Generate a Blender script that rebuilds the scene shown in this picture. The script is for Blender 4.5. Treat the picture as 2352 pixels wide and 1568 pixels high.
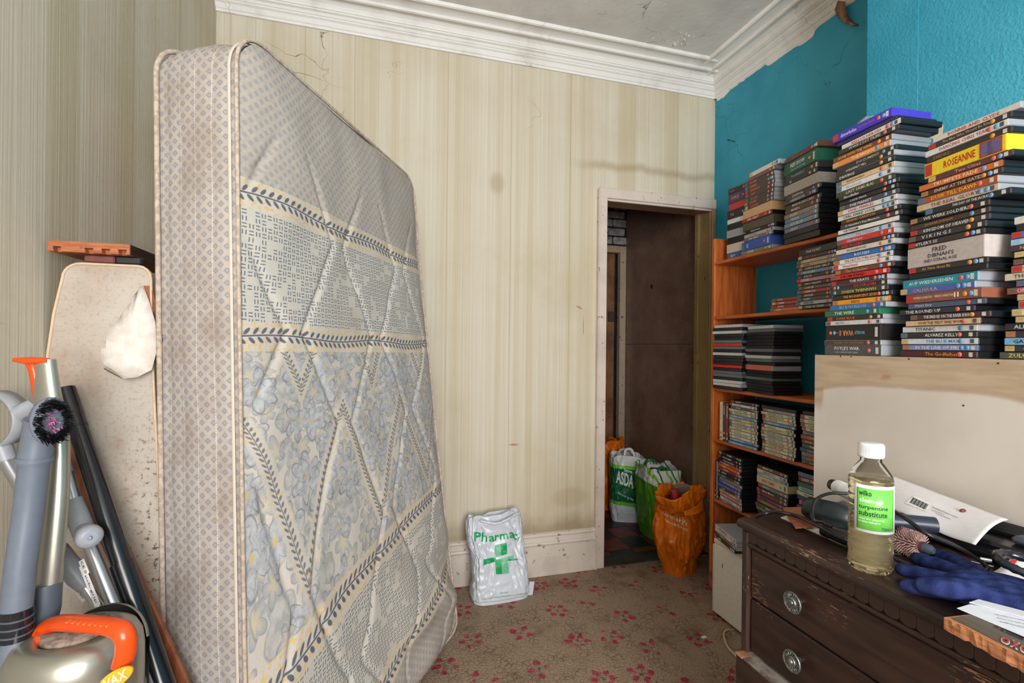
import bpy, bmesh, math, random
from math import sin, cos, pi, radians, sqrt, atan2, hypot, tan
from mathutils import Vector, Matrix, noise
from mathutils.bvhtree import BVHTree

SC = bpy.context.scene
COL = SC.collection
for _o in list(bpy.data.objects):
    bpy.data.objects.remove(_o)

# ------------------------------------------------------------------ camera, light, exposure
FPX, YAW, ROLL, CAMH, PPY = 1100.0, radians(15.85), radians(0.58), 1.22, 793.0
cam_d = bpy.data.cameras.new('camera')
cam_d.sensor_width = 36.0
cam_d.lens = 36.0 * FPX / 2352.0
cam_d.shift_y = (PPY - 784.0) / 2352.0
cam_d.clip_start = 0.02
cam = bpy.data.objects.new('camera', cam_d)
COL.objects.link(cam)
cam.matrix_world = (Matrix.Translation((0, 0, CAMH)) @ Matrix.Rotation(-YAW, 4, 'Z')
                    @ Matrix.Rotation(pi / 2, 4, 'X') @ Matrix.Rotation(ROLL, 4, 'Z'))
SC.camera = cam

world = bpy.data.worlds.new('sky')
SC.world = world
world.use_nodes = True
_bg = world.node_tree.nodes['Background']
_bg.inputs[0].default_value = (0.92, 0.95, 1.0, 1)
_bg.inputs[1].default_value = 1.6

def area_light(name, loc, rot, sx, sy, power, col):
    l = bpy.data.lights.new(name, 'AREA')
    l.shape = 'RECTANGLE'; l.size = sx; l.size_y = sy; l.energy = power; l.color = col
    o = bpy.data.objects.new(name, l); COL.objects.link(o)
    o.location = loc; o.rotation_euler = rot
    return o
# daylight entering by the bay window behind the camera
area_light('window_daylight_offscreen', (0.225, -1.99, 1.55), (radians(90), 0, 0), 1.55, 1.70, 80, (1.0, 0.98, 0.96))

SC.view_settings.view_transform = 'Standard'
SC.view_settings.look = 'None'
SC.view_settings.gamma = 1.0
SC.view_settings.use_curve_mapping = False
SC.view_settings.exposure = 0.95

# ------------------------------------------------------------------ photo pixel -> place
_s, _c = sin(YAW), cos(YAW)
def ray(u, v):
    a = (u - 1176) / FPX; b = (PPY - v) / FPX
    r = a * cos(ROLL) - b * sin(ROLL); up = a * sin(ROLL) + b * cos(ROLL)
    return Vector((_s + _c * r, _c - _s * r, up))
CO = Vector((0, 0, CAMH))
def atz(u, v, z):
    d = ray(u, v); return CO + d * ((z - CAMH) / d.z)
def atx(u, v, x):
    d = ray(u, v); return CO + d * (x / d.x)
def aty(u, v, y):
    d = ray(u, v); return CO + d * (y / d.y)
def atd(u, v, t):
    return CO + ray(u, v) * t

# ------------------------------------------------------------------ node expressions
def lin(r, g, b):
    f = lambda q: (q / 12.92 if q <= 0.04045 else ((q + 0.055) / 1.055) ** 2.4)
    return (f(r / 255.0), f(g / 255.0), f(b / 255.0), 1.0)

class E:
    """a scalar socket (or number) with arithmetic that grows math nodes"""
    def __init__(s, t, k): s.t = t; s.k = k
    def op(s, o, *a):
        n = s.t.nodes.new('ShaderNodeMath'); n.operation = o
        for i, q in enumerate((s,) + a):
            q = q.k if isinstance(q, E) else q
            if isinstance(q, (int, float)): n.inputs[i].default_value = q
            else: s.t.links.new(q, n.inputs[i])
        return E(s.t, n.outputs[0])
    def __add__(s, o): return s.op('ADD', o)
    __radd__ = __add__
    def __sub__(s, o): return s.op('SUBTRACT', o)
    def __rsub__(s, o): return E(s.t, o).op('SUBTRACT', s)
    def __mul__(s, o): return s.op('MULTIPLY', o)
    __rmul__ = __mul__
    def __truediv__(s, o): return s.op('DIVIDE', o)
    def __neg__(s): return s * -1
    def sin(s): return s.op('SINE')
    def cos(s): return s.op('COSINE')
    def abs(s): return s.op('ABSOLUTE')
    def floor(s): return s.op('FLOOR')
    def fract(s): return s.op('FRACT')
    def sqrt(s): return s.op('SQRT')
    def min(s, o): return s.op('MINIMUM', o)
    def max(s, o): return s.op('MAXIMUM', o)
    def lt(s, o): return s.op('LESS_THAN', o)
    def gt(s, o): return s.op('GREATER_THAN', o)
    def pow(s, o): return s.op('POWER', o)
    def atan2(s, o): return s.op('ARCTAN2', o)
    def tri(s): return ((s.fract() - 0.5).abs() * 2)          # 1 at 0, 0 at .5
    def ss(s, a, b, lo=0.0, hi=1.0):
        n = s.t.nodes.new('ShaderNodeMapRange'); n.interpolation_type = 'SMOOTHSTEP'
        s.t.links.new(s.k, n.inputs[0])
        for i, q in enumerate((a, b, lo, hi)): n.inputs[i + 1].default_value = q
        return E(s.t, n.outputs[0])
    def between(s, a, b, e=0.001):
        return s.ss(a - e, a + e) * s.ss(b - e, b + e, 1, 0)

class Mt:
    def __init__(s, name, rough=0.6, spec=0.5, metal=0.0):
        s.m = bpy.data.materials.new(name); s.m.use_nodes = True
        s.t = s.m.node_tree; s.b = s.t.nodes['Principled BSDF']
        s.b.inputs['Roughness'].default_value = rough
        s.b.inputs['Metallic'].default_value = metal
        s.b.inputs['Specular IOR Level'].default_value = spec
    def node(s, ty): return s.t.nodes.new(ty)
    def coord(s, attr=None):
        if attr:
            n = s.node('ShaderNodeAttribute'); n.attribute_name = attr; o = n.outputs['Vector']
        else:
            n = s.node('ShaderNodeTexCoord'); o = n.outputs['Object']
        s.vec0 = o
        q = s.node('ShaderNodeSeparateXYZ'); s.t.links.new(o, q.inputs[0])
        return E(s.t, q.outputs[0]), E(s.t, q.outputs[1]), E(s.t, q.outputs[2])
    def vec(s, x, y=0.0, z=0.0):
        n = s.node('ShaderNodeCombineXYZ')
        for i, q in enumerate((x, y, z)):
            if isinstance(q, E): s.t.links.new(q.k, n.inputs[i])
            else: n.inputs[i].default_value = q
        return n.outputs[0]
    def noise(s, v=None, scale=5.0, detail=2.0, rough=0.5, dist=0.0):
        n = s.node('ShaderNodeTexNoise')
        n.inputs['Scale'].default_value = scale; n.inputs['Detail'].default_value = detail
        n.inputs['Roughness'].default_value = rough; n.inputs['Distortion'].default_value = dist
        if v is None:
            if not hasattr(s, 'vec0'): s.coord()
            v = s.vec0
        s.t.links.new(v, n.inputs['Vector'])
        return E(s.t, n.outputs[0])
    def voro(s, v=None, scale=5.0, out='Distance', feature='F1', rnd=1.0):
        n = s.node('ShaderNodeTexVoronoi'); n.feature = feature
        n.inputs['Scale'].default_value = scale; n.inputs['Randomness'].default_value = rnd
        if v is None:
            if not hasattr(s, 'vec0'): s.coord()
            v = s.vec0
        s.t.links.new(v, n.inputs['Vector'])
        return E(s.t, n.outputs[out]) if out == 'Distance' else n.outputs[out]
    def mix(s, f, a, b):
        n = s.node('ShaderNodeMix'); n.data_type = 'RGBA'; n.clamp_factor = True
        if isinstance(f, E): s.t.links.new(f.k, n.inputs[0])
        else: n.inputs[0].default_value = f
        for i, q in ((6, a), (7, b)):
            if isinstance(q, tuple): n.inputs[i].default_value = q
            else: s.t.links.new(q, n.inputs[i])
        return n.outputs[2]
    def scale(s, c, f):
        n = s.node('ShaderNodeMix'); n.data_type = 'RGBA'; n.blend_type = 'MULTIPLY'
        n.inputs[0].default_value = 1.0
        if isinstance(c, tuple): n.inputs[6].default_value = c
        else: s.t.links.new(c, n.inputs[6])
        g = s.node('ShaderNodeCombineColor')
        for i in range(3): s.t.links.new(f.k, g.inputs[i])
        s.t.links.new(g.outputs[0], n.inputs[7])
        return n.outputs[2]
    def color(s, c):
        if isinstance(c, tuple): s.b.inputs['Base Color'].default_value = c
        else: s.t.links.new(c, s.b.inputs['Base Color'])
        return s
    def rough(s, e): s.t.links.new(e.k, s.b.inputs['Roughness']); return s
    def bump(s, e, strength=0.3, dist=0.01):
        n = s.node('ShaderNodeBump'); n.inputs['Strength'].default_value = strength
        n.inputs['Distance'].default_value = dist
        s.t.links.new(e.k, n.inputs['Height']); s.t.links.new(n.outputs[0], s.b.inputs['Normal'])
        return s
    def set(s, **k):
        for q, v in k.items(): s.b.inputs[q.replace('_', ' ')].default_value = v
        return s

_flat = {}
def flat(r, g, b, rough=0.55, metal=0.0, spec=0.5, grain=0.06, sc=60.0):
    """plain coloured stuff with a little procedural unevenness"""
    k = (r, g, b, rough, metal, spec, grain, sc)
    if k not in _flat:
        m = Mt('tint_%d_%d_%d' % (r, g, b), rough, spec, metal)
        if grain:
            n = m.noise(scale=sc, detail=2)
            m.color(m.scale(lin(r, g, b), n.ss(0.25, 0.75, 1 - grain * 2, 1 + grain)))
        else: m.color(lin(r, g, b))
        _flat[k] = m.m
    return _flat[k]

# ------------------------------------------------------------------ mesh builder
class MB:
    def __init__(s): s.v = []; s.f = []; s.sm = []
    def add(s, vs, fs, smooth=False):
        o = len(s.v); s.v += [tuple(q) for q in vs]
        s.f += [tuple(i + o for i in f) for f in fs]; s.sm += [smooth] * len(fs)
        return s
    def box(s, a, b, ch=0.0, M=None):
        (x0, y0, z0), (x1, y1, z1) = a, b
        if ch <= 0:
            vs = [(x0,y0,z0),(x1,y0,z0),(x1,y1,z0),(x0,y1,z0),(x0,y0,z1),(x1,y0,z1),(x1,y1,z1),(x0,y1,z1)]
            fs = [(0,3,2,1),(4,5,6,7),(0,1,5,4),(1,2,6,5),(2,3,7,6),(3,0,4,7)]
        else:
            bm = bmesh.new(); bmesh.ops.create_cube(bm, size=1)
            for q in bm.verts:
                q.co = Vector(((x0+x1)/2 + q.co.x*(x1-x0), (y0+y1)/2 + q.co.y*(y1-y0), (z0+z1)/2 + q.co.z*(z1-z0)))
            bmesh.ops.bevel(bm, geom=list(bm.edges), offset=ch, segments=1, affect='EDGES', profile=0.5)
            bm.verts.index_update()
            vs = [q.co.copy() for q in bm.verts]; fs = [tuple(q.index for q in f.verts) for f in bm.faces]; bm.free()
        if M is not None: vs = [M @ Vector(q) for q in vs]
        return s.add(vs, fs)
    def tube(s, pts, rad, n=12, cap=True, sq=1.0, up=None):
        """round (or squashed) tube through pts; rad number or list"""
        pts = [Vector(p) for p in pts]; m = len(pts)
        if isinstance(rad, (int, float)): rad = [rad] * m
        vs, fs = [], []
        prev = None
        for i, p in enumerate(pts):
            t = (pts[min(i+1, m-1)] - pts[max(i-1, 0)]).normalized()
            if prev is None:
                a = Vector(up) if up else (Vector((0,0,1)) if abs(t.z) < 0.9 else Vector((1,0,0)))
            else: a = prev
            x = (a - t * a.dot(t)).normalized(); y = t.cross(x); prev = x
            for k in range(n):
                w = 2*pi*k/n
                vs.append(p + x*cos(w)*rad[i] + y*sin(w)*rad[i]*sq)
        for i in range(m-1):
            for k in range(n):
                fs.append((i*n+k, i*n+(k+1)%n, (i+1)*n+(k+1)%n, (i+1)*n+k))
        s.add(vs, fs, True)
        if cap:
            s.add([vs[k] for k in range(n)], [tuple(range(n-1, -1, -1))])
            s.add([vs[(m-1)*n+k] for k in range(n)], [tuple(range(n))])
        return s
    def lathe(s, prof, n=24, M=None, sx=1.0, sy=1.0):
        vs, fs = [], []
        for r, z in prof:
            for k in range(n):
                w = 2*pi*k/n; vs.append(Vector((r*cos(w)*sx, r*sin(w)*sy, z)))
        for i in range(len(prof)-1):
            for k in range(n):
                fs.append((i*n+k, i*n+(k+1)%n, (i+1)*n+(k+1)%n, (i+1)*n+k))
        if M is not None: vs = [M @ q for q in vs]
        return s.add(vs, fs, True)
    def prism(s, poly, h, M=None, z0=0.0):
        n = len(poly)
        vs = [Vector((x, y, z0)) for x, y in poly] + [Vector((x, y, z0+h)) for x, y in poly]
        fs = [tuple(range(n-1, -1, -1)), tuple(range(n, 2*n))] + [(i, (i+1)%n, n+(i+1)%n, n+i) for i in range(n)]
        if M is not None: vs = [M @ q for q in vs]
        return s.add(vs, fs)
    def extrude(s, prof, p0, p1, out, up=(0, 0, 1), flip=False):
        """profile (out, up) pairs swept from p0 to p1"""
        p0, p1, out, up = Vector(p0), Vector(p1), Vector(out), Vector(up); n = len(prof)
        vs = [p0 + out*a + up*b for a, b in prof] + [p1 + out*a + up*b for a, b in prof]
        fs = [(i, (i+1)%n, n+(i+1)%n, n+i) for i in range(n)] + [tuple(range(n-1,-1,-1)), tuple(range(n, 2*n))]
        return s.add(vs, fs)
    def grid(s, nu, nv, fn, smooth=True, close=False):
        vs = [fn(i/(nu-1.0) if not close else i/float(nu), j/(nv-1.0)) for j in range(nv) for i in range(nu)]
        fs = []
        for j in range(nv-1):
            for i in range(nu if close else nu-1):
                k = (i+1) % nu
                fs.append((j*nu+i, j*nu+k, (j+1)*nu+k, (j+1)*nu+i))
        return s.add(vs, fs, smooth)
    def mesh(s, name):
        me = bpy.data.meshes.new(name); me.from_pydata(s.v, [], s.f)
        me.polygons.foreach_set('use_smooth', s.sm)
        bm = bmesh.new(); bm.from_mesh(me)
        bmesh.ops.recalc_face_normals(bm, faces=bm.faces); bm.to_mesh(me); bm.free()
        me.update(); return me

def link(name, me, mat=None, parent=None, M=None):
    if isinstance(me, MB): me = me.mesh(name)
    if mat is not None and len(me.materials) == 0: me.materials.append(mat)
    o = bpy.data.objects.new(name, me); COL.objects.link(o)
    if parent is not None: o.parent = parent
    if M is not None: o.matrix_local = M
    return o
def tag(o, label, cat, group=None):
    o['label'] = label; o['category'] = cat
    if group: o['group'] = group
    return o
def thing(name, label, cat, M=None, group=None):
    o = bpy.data.objects.new(name, None); COL.objects.link(o); o.empty_display_size = 0.05
    if M is not None: o.matrix_world = M
    return tag(o, label, cat, group)
def struct(name, me, mat, label=None, parent=None):
    o = link(name, me, mat, parent)
    o['kind'] = 'structure'
    if label: o['label'] = label
    return o
def copyobj(o, parent=None):
    c = o.copy(); COL.objects.link(c); c.parent = parent; return c
def baked(o):
    """turn modifiers into plain mesh"""
    dg = bpy.context.evaluated_depsgraph_get(); dg.update()
    me = bpy.data.meshes.new_from_object(o.evaluated_get(dg), depsgraph=dg)
    o.modifiers.clear(); old = o.data; o.data = me; bpy.data.meshes.remove(old); return o

_tx = {}
def text_mesh(s, size=1.0, res=2, bold=0.0, space=1.0, align='LEFT'):
    k = (s, res, bold, space, align)
    if k not in _tx:
        cu = bpy.data.curves.new('lettering', 'FONT'); cu.body = s; cu.resolution_u = res
        cu.offset = bold; cu.space_character = space; cu.align_x = align
        o = bpy.data.objects.new('lettering', cu); COL.objects.link(o)
        dg = bpy.context.evaluated_depsgraph_get(); dg.update()
        me = bpy.data.meshes.new_from_object(o.evaluated_get(dg), depsgraph=dg)
        bpy.data.objects.remove(o)
        xs = [q.co.x for q in me.vertices] or [0, 1]; ys = [q.co.y for q in me.vertices] or [0, 1]
        _tx[k] = ([q.co.copy() for q in me.vertices], [tuple(p.vertices) for p in me.polygons], min(xs), max(xs), min(ys), max(ys))
        bpy.data.meshes.remove(me)
    return _tx[k]
def text_fit(s, x0, x1, y0, y1, bold=0.01, space=1.0, res=2):
    """text vertices stretched into a rectangle of the local XY plane"""
    vs, fs, a, b, c, d = text_mesh(s, res=res, bold=bold, space=space)
    kx = (x1-x0)/max(b-a, 1e-6); ky = (y1-y0)/max(d-c, 1e-6)
    return [Vector((x0+(q.x-a)*kx, y0+(q.y-c)*ky, 0)) for q in vs], fs
def P3(o, x, y, z):   # 4x4 from origin and three axis vectors
    o, x, y, z = Vector(o), Vector(x), Vector(y), Vector(z)
    return Matrix(((x.x, y.x, z.x, o.x), (x.y, y.y, z.y, o.y), (x.z, y.z, z.z, o.z), (0, 0, 0, 1)))
def Tm(x, y, z): return Matrix.Translation((x, y, z))
def Rz(a): return Matrix.Rotation(radians(a), 4, 'Z')
def Rx(a): return Matrix.Rotation(radians(a), 4, 'X')
def Ry(a): return Matrix.Rotation(radians(a), 4, 'Y')

# ================================================================== THE ROOM
XL, XR, YB, YF, ZC = -0.697, 1.925, 2.412, -1.85, 2.80
XBR, YBR = 1.60, 1.242                      # chimney breast face and edge

def wallpaper(name, axis):
    m = Mt(name, 0.75, 0.25)
    x, y, z = m.coord()
    p = x if axis == 'x' else y
    wide = m.noise(m.vec(p * 7.0, 3.1, 0.0), 1.0, 1).ss(0.42, 0.58)
    mid = m.noise(m.vec(p * 26.0, 7.7, z * 0.15), 1.0, 2).ss(0.35, 0.65)
    fine = m.noise(m.vec(p * 160.0, 1.3, z * 1.2), 1.0, 3).ss(0.3, 0.7)
    col = m.mix(wide, lin(201, 190, 166), lin(211, 202, 184))
    col = m.mix(mid * 0.55, col, lin(219, 214, 199))
    col = m.mix(fine * (0.30 if axis == 'x' else 0.2), col, lin(184, 172, 146))
    edge = (p * 9.0 + m.noise(m.vec(p * 3.0, 0, 0), 2.0, 0) * 2).fract().ss(0.0, 0.035, 1, 0)
    col = m.mix(edge * 0.45, col, lin(158, 138, 98))
    seam = ((p + 0.11) / 0.53).fract().ss(0.0, 0.004, 1, 0)
    col = m.mix(seam * 0.55, col, lin(95, 76, 50))
    blot = m.noise(None, 1.3, 5, 0.62).ss(0.44, 0.76)
    col = m.mix(blot * 0.42, col, lin(178, 160, 122))
    speck = m.noise(None, 46.0, 4, 0.7).ss(0.70, 0.76)
    col = m.mix(speck * 0.7, col, lin(96, 72, 44))
    low = (z + m.noise(None, 6.0, 4).ss(0, 1, -0.09, 0.09)).ss(0.20, 0.34, 1, 0)
    col = m.mix(low * 0.6, col, lin(128, 104, 66))
    if axis == 'x':      # damp tide line over the door and the mark half-way up
        wav = m.noise(m.vec(x * 3.0, 0, 0), 2.0, 3)
        tl = (z - (2.175 + wav * 0.09)).abs().ss(0.0, 0.040, 1, 0) * x.ss(0.95, 1.2)
        col = m.mix(tl * 0.45, col, lin(150, 124, 82))
        s1 = (((x - 0.595) / 0.055).pow(2) + ((z - 2.06) / 0.08).pow(2)).sqrt().ss(0.3, 1.0, 1, 0)
        s2 = (((x - 1.02) / 0.13).pow(2) + ((z - 0.40) / 0.07).pow(2)).sqrt().ss(0.5, 1.0, 1, 0)
        col = m.mix((s1 + s2 * 0.7) * 0.35, col, lin(140, 112, 68))
        s3 = (((x - 0.70) / 0.035).pow(2) + ((z - 0.70) / 0.008).pow(2)).sqrt() + m.noise(None, 60, 3) * 0.8
        s4 = (((x - 1.065) / 0.03).pow(2) + ((z - 1.43 - (x - 1.065) * -0.4) / 0.008).pow(2)).sqrt() + m.noise(None, 60, 3) * 0.8
        s5 = (((x - 1.09) / 0.004).pow(2) + ((z - 1.33) / 0.07).pow(2)).sqrt() + m.noise(None, 60, 3) * 0.8
        col = m.mix(s3.min(s4).min(s5).ss(0.7, 1.4, 1, 0) * 0.85, col, lin(176, 118, 84))
    ck = m.voro(m.vec(x * 1.0 + m.noise(None, 5, 4) * 0.5, y, z * 1.3), 2.2, feature='DISTANCE_TO_EDGE')
    crack = ck.ss(0.0, 0.006, 1, 0) * m.noise(None, 1.7, 3).ss(0.55, 0.66) * z.ss(1.9, 2.5)
    col = m.mix(crack * 0.8, col, lin(84, 66, 42))
    m.color(col)
    m.bump(fine * 0.25 + blot * 0.5 + m.noise(None, 9.0, 4) * 0.8, 0.18, 0.008)
    return m.m

def teal(name, rough_paper):
    m = Mt(name, 0.62, 0.25)
    x, y, z = m.coord()
    c = m.mix(m.noise(None, 2.2, 4).ss(0.3, 0.7), lin(44, 140, 168), lin(66, 162, 188))
    if rough_paper:
        n = m.noise(None, 105.0, 3, 0.55)
        m.color(m.mix(m.noise(None, 1.1, 3).ss(0.35, 0.7) * 0.5, c, lin(88, 178, 202)))
        seam = ((y - 0.02) / 0.53).fract().ss(0.0, 0.006, 1, 0)
        m.bump(n - seam * 0.4, 0.65, 0.005)
    else:
        sc = m.noise(m.vec(y * 6.0 + z * 9.0, z * 2.0 - y * 7.0, 0), 7.0, 5, 0.7)
        v = m.voro(m.vec(x, y + m.noise(None, 6.0, 3) * 0.25, z + m.noise(None, 4.0, 3) * 0.3), 4.5, feature='DISTANCE_TO_EDGE')
        scr = v.ss(0.0, 0.008, 1, 0) * m.noise(None, 3.0, 3).ss(0.5, 0.62)
        c = m.mix(sc.ss(0.66, 0.74) * 0.6, c, lin(16, 70, 84))
        c = m.mix(scr * 0.75, c, lin(14, 50, 58))
        seam = ((y + 0.29) / 0.53).fract().ss(0.0, 0.004, 1, 0)
        c = m.mix(seam * 0.4, c, lin(20, 84, 98))
        m.color(c); m.bump(m.noise(None, 30.0, 5) + sc * 0.3, 0.3, 0.006)
    return m.m

def plaster_white(name, base=(236, 234, 231), dirt=(172, 160, 146)):
    m = Mt(name, 0.55, 0.3)
    x, y, z = m.coord()
    c = m.mix(m.noise(None, 5.0, 5, 0.6).ss(0.45, 0.8) * 0.5, lin(*base), lin(*dirt))
    hair = m.voro(m.vec(x + m.noise(None, 7, 3) * 0.3, y + m.noise(None, 5, 3) * 0.3, z), 4.0, feature='DISTANCE_TO_EDGE')
    c = m.mix(hair.ss(0.0, 0.006, 1, 0) * m.noise(None, 2.5, 2).ss(0.58, 0.66) * 0.6, c, lin(110, 98, 84))
    # rubbed back to brown where it nears the chimney breast
    br = (y + m.noise(None, 6.0, 4).ss(0, 1, -0.25, 0.25)).ss(1.35, 1.85, 1, 0) * x.ss(1.5, 1.7)
    c = m.mix(br * 0.65, c, lin(176, 146, 122))
    m.color(c); m.bump(m.noise(None, 40, 4), 0.15, 0.005)
    return m.m

def gloss_paint(name, base, chip, amount=0.62, rough=0.4, sc=28.0):
    """old gloss paint, chipped to what lies under it"""
    m = Mt(name, rough, 0.45)
    x, y, z = m.coord()
    c = m.mix(m.noise(None, 6.0, 5, 0.6).ss(0.4, 0.75) * 0.45, lin(*base), lin(*[int(q * 0.8) for q in base]))
    ch = m.noise(None, sc, 5, 0.68)
    f = ch.ss(amount, amount + 0.03)
    m.color(m.mix(f, c, lin(*chip))); m.bump(ch.ss(amount - 0.02, amount + 0.02, 1, 0) + m.noise(None, 70, 3) * 0.2, 0.35, 0.004)
    return m.m

MAT_PAPER_X = wallpaper('striped_wallpaper_back', 'x')
MAT_PAPER_Y = wallpaper('striped_wallpaper_left', 'y')
MAT_TEAL = teal('teal_paint', False)
MAT_TEAL_R = teal('teal_embossed_paper', True)
MAT_PLASTER = plaster_white('cornice_white')
MAT_FRAME = gloss_paint('door_frame_paint', (214, 200, 190), (96, 62, 40), 0.625)
MAT_SKIRT = gloss_paint('skirting_paint', (212, 202, 190), (150, 116, 96), 0.61)
MAT_REVEAL = gloss_paint('reveal_paint', (168, 142, 98), (74, 56, 34), 0.63, 0.35)

# --- carpet: brown ground, scattered red sprigs
def carpet():
    m = Mt('flowered_carpet', 0.95, 0.1)
    x, y, z = m.coord()
    wx = x + (m.noise(None, 30.0, 3) - 0.5) * 0.030
    wy = y + (m.noise(m.vec(x + 5.0, y, z), 30.0, 3) - 0.5) * 0.030
    ck = m.voro(m.vec(x + m.noise(None, 25, 3) * 0.04, y + m.noise(None, 21, 3) * 0.04, 0), 48.0, feature='DISTANCE_TO_EDGE')
    c = m.mix(m.noise(None, 160.0, 3, 0.6).ss(0.3, 0.7), lin(138, 117, 98), lin(174, 153, 131))
    c = m.mix(ck.ss(0.0, 0.10, 1, 0) * m.noise(None, 9.0, 3).ss(0.42, 0.6) * 0.6, c, lin(82, 64, 50))
    c = m.mix(m.noise(None, 5.5, 5, 0.65).ss(0.5, 0.72) * 0.6, c, lin(96, 74, 54))
    pet = None; stem = None
    for k, (ox, oy, petals, ph) in enumerate(((0.39, 0.066, 5, 0.3), (0.605, 0.062, 4, 1.1), (0.815, -0.05, 6, 0.6), (0.965, -0.06, 5, 2.0))):
        # half-dropped repeat of 0.70 x 0.23 m
        qx = ((wx - ox) / 0.70 + 0.5); qy = ((wy - oy - 0.0) / 0.235 + 0.5)
        cid = qx.floor() * 3.7 + qy.floor() * 5.3 + k * 1.9
        px = (qx.fract() - 0.5) * 0.70; py = (qy.fract() - 0.5) * 0.235
        r = (px * px + py * py).sqrt(); th = py.atan2(px) + cid + ph
        ang = (th * petals / (2 * pi)).fract() - 0.5
        dr = (r - 0.038) / 0.0175; dt = ang * r * (2 * pi / petals) / 0.0145
        d = (dr * dr + dt * dt).sqrt()
        st = r.ss(0.0, 0.034, 0, 1) + (ang * r * 7.0 / 0.0025).abs() * 0.10
        pet = d if pet is None else pet.min(d)
        stem = st if stem is None else stem.min(st)
    rag = m.noise(None, 130.0, 3, 0.6).ss(0.3, 0.7, -0.30, 0.30)
    worn = m.noise(None, 11.0, 2).ss(0.36, 0.50)
    c = m.mix((stem + rag).ss(0.35, 0.55, 1, 0) * 0.75 * worn, c, lin(60, 54, 52))
    red = m.mix(m.noise(None, 60.0, 2).ss(0.4, 0.6), lin(150, 36, 62), lin(176, 60, 84))
    c = m.mix((pet + rag).ss(0.75, 1.05, 1, 0) * 0.92 * worn, c, red)
    m.color(c)
    m.bump(m.noise(None, 230.0, 3) + ck.ss(0, 0.1) * 0.5 + m.noise(None, 7.0, 3) * 1.2, 0.6, 0.006)
    return m.m

def slab(a, b): return MB().box(a, b)
struct('floor', slab((XL-0.1, YF-0.1, -0.08), (XR+0.1, YB, 0.0)), carpet(), 'brown carpet with small red flower sprigs')

# --- ceiling
def ceiling_mat():
    m = Mt('grey_ceiling', 0.7, 0.2)
    x, y, z = m.coord()
    c = m.mix(m.noise(None, 2.5, 5, 0.6).ss(0.35, 0.75), lin(226, 224, 221), lin(204, 202, 199))
    v = m.voro(m.vec(x + m.noise(None, 5, 4) * 0.3, y + m.noise(None, 4, 4) * 0.3, 0), 1.7, feature='DISTANCE_TO_EDGE')
    ck = v.ss(0.0, 0.005, 1, 0) * m.noise(None, 2.3, 2).ss(0.52, 0.62)
    pk = m.noise(None, 19.0, 4, 0.7).ss(0.66, 0.70)
    c = m.mix(ck * 0.75, c, lin(112, 102, 92)); c = m.mix(pk * 0.7, c, lin(216, 210, 196))
    m.color(c); m.bump(m.noise(None, 22.0, 5) * 0.6 - ck * 1.0 + pk * 0.8, 0.5, 0.008)
    return m.m
ceil = struct('ceiling', slab((XL-0.1, YF-0.1, ZC), (XR+0.1, YB+0.12, ZC+0.1)), ceiling_mat(), 'grey cracked plaster ceiling')
rng = random.Random(5)
fl = MB()
spots = [(1.55 - abs(rng.gauss(0, .10)), 2.17 - abs(rng.gauss(0, .035))) for _ in range(34)]
spots += [(0.42 + rng.gauss(0, .13), 2.03 - abs(rng.gauss(0, .05))) for _ in range(40)]
spots += [(1.70 - abs(rng.gauss(0, .03)), 1.95 - abs(rng.gauss(0, .25))) for _ in range(14)]
spots += [(rng.uniform(.3, 1.6), rng.uniform(1.3, 2.1)) for _ in range(16)]
for sx, sy in spots:
    a = rng.uniform(0, 2*pi); r = rng.uniform(.003, .011)
    P = [Vector((sx + cos(a+k*1.6)*r*rng.uniform(.6, 1.3), sy + sin(a+k*1.6)*r*rng.uniform(.6, 1.3), ZC - (0.001 if k < 2 else rng.uniform(.003, .010)))) for k in range(4)]
    fl.add(P + [q + Vector((0, 0, .0008)) for q in P], [(0, 1, 2, 3), (7, 6, 5, 4), (0, 1, 5, 4), (1, 2, 6, 5), (2, 3, 7, 6), (3, 0, 4, 7)])
fo = link('paint_flakes', fl, flat(226, 220, 206, .6), ceil); fo['kind'] = 'stuff'

# --- walls
wl = slab((XL-0.1, YF-0.1, 0), (XL, YB+0.12, ZC))
struct('wall_left', wl, MAT_PAPER_Y, 'wall in yellowed striped paper behind the ironing board')
DX0, DX1, DZ = 1.219, 1.900, 2.036
wb = MB()
wb.box((XL, YB, 0), (DX0, YB+0.12, ZC)); wb.box((DX0, YB, DZ), (DX1, YB+0.12, ZC)); wb.box((DX1, YB, 0), (XR+0.1, YB+0.12, ZC))
struct('wall_back', wb, MAT_PAPER_X, 'wall in pale striped paper with the doorway')
struct('wall_right', slab((XR, YF-0.1, 0), (XR+0.1, YB, ZC)), MAT_TEAL, 'scratched teal alcove wall behind the bookcase')
struct('wall_breast', slab((XBR, -0.35, 0), (XR, YBR, ZC)), MAT_TEAL_R, 'chimney breast in teal embossed paper')
wf = MB()
WX0, WX1, WZ0, WZ1 = -0.55, 1.00, 0.70, 2.40
wf.box((XL, YF-0.1, 0), (WX0, YF, ZC)); wf.box((WX1, YF-0.1, 0), (XR, YF, ZC))
wf.box((WX0, YF-0.1, 0), (WX1, YF, WZ0)); wf.box((WX0, YF-0.1, WZ1), (WX1, YF, ZC))
struct('wall_front', wf, MAT_PAPER_X, 'window wall in striped paper')
win = struct('window_1', MB().box((WX0, YF-0.08, WZ0), (WX0+0.05, YF-0.03, WZ1)).box((WX1-0.05, YF-0.08, WZ0), (WX1, YF-0.03, WZ1))
             .box((WX0, YF-0.08, WZ0), (WX1, YF-0.03, WZ0+0.05)).box((WX0, YF-0.08, WZ1-0.05), (WX1, YF-0.03, WZ1))
             .box((WX0, YF-0.085, 1.58), (WX1, YF-0.025, 1.63)), flat(226, 222, 214, .4), 'white painted sash window')
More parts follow.
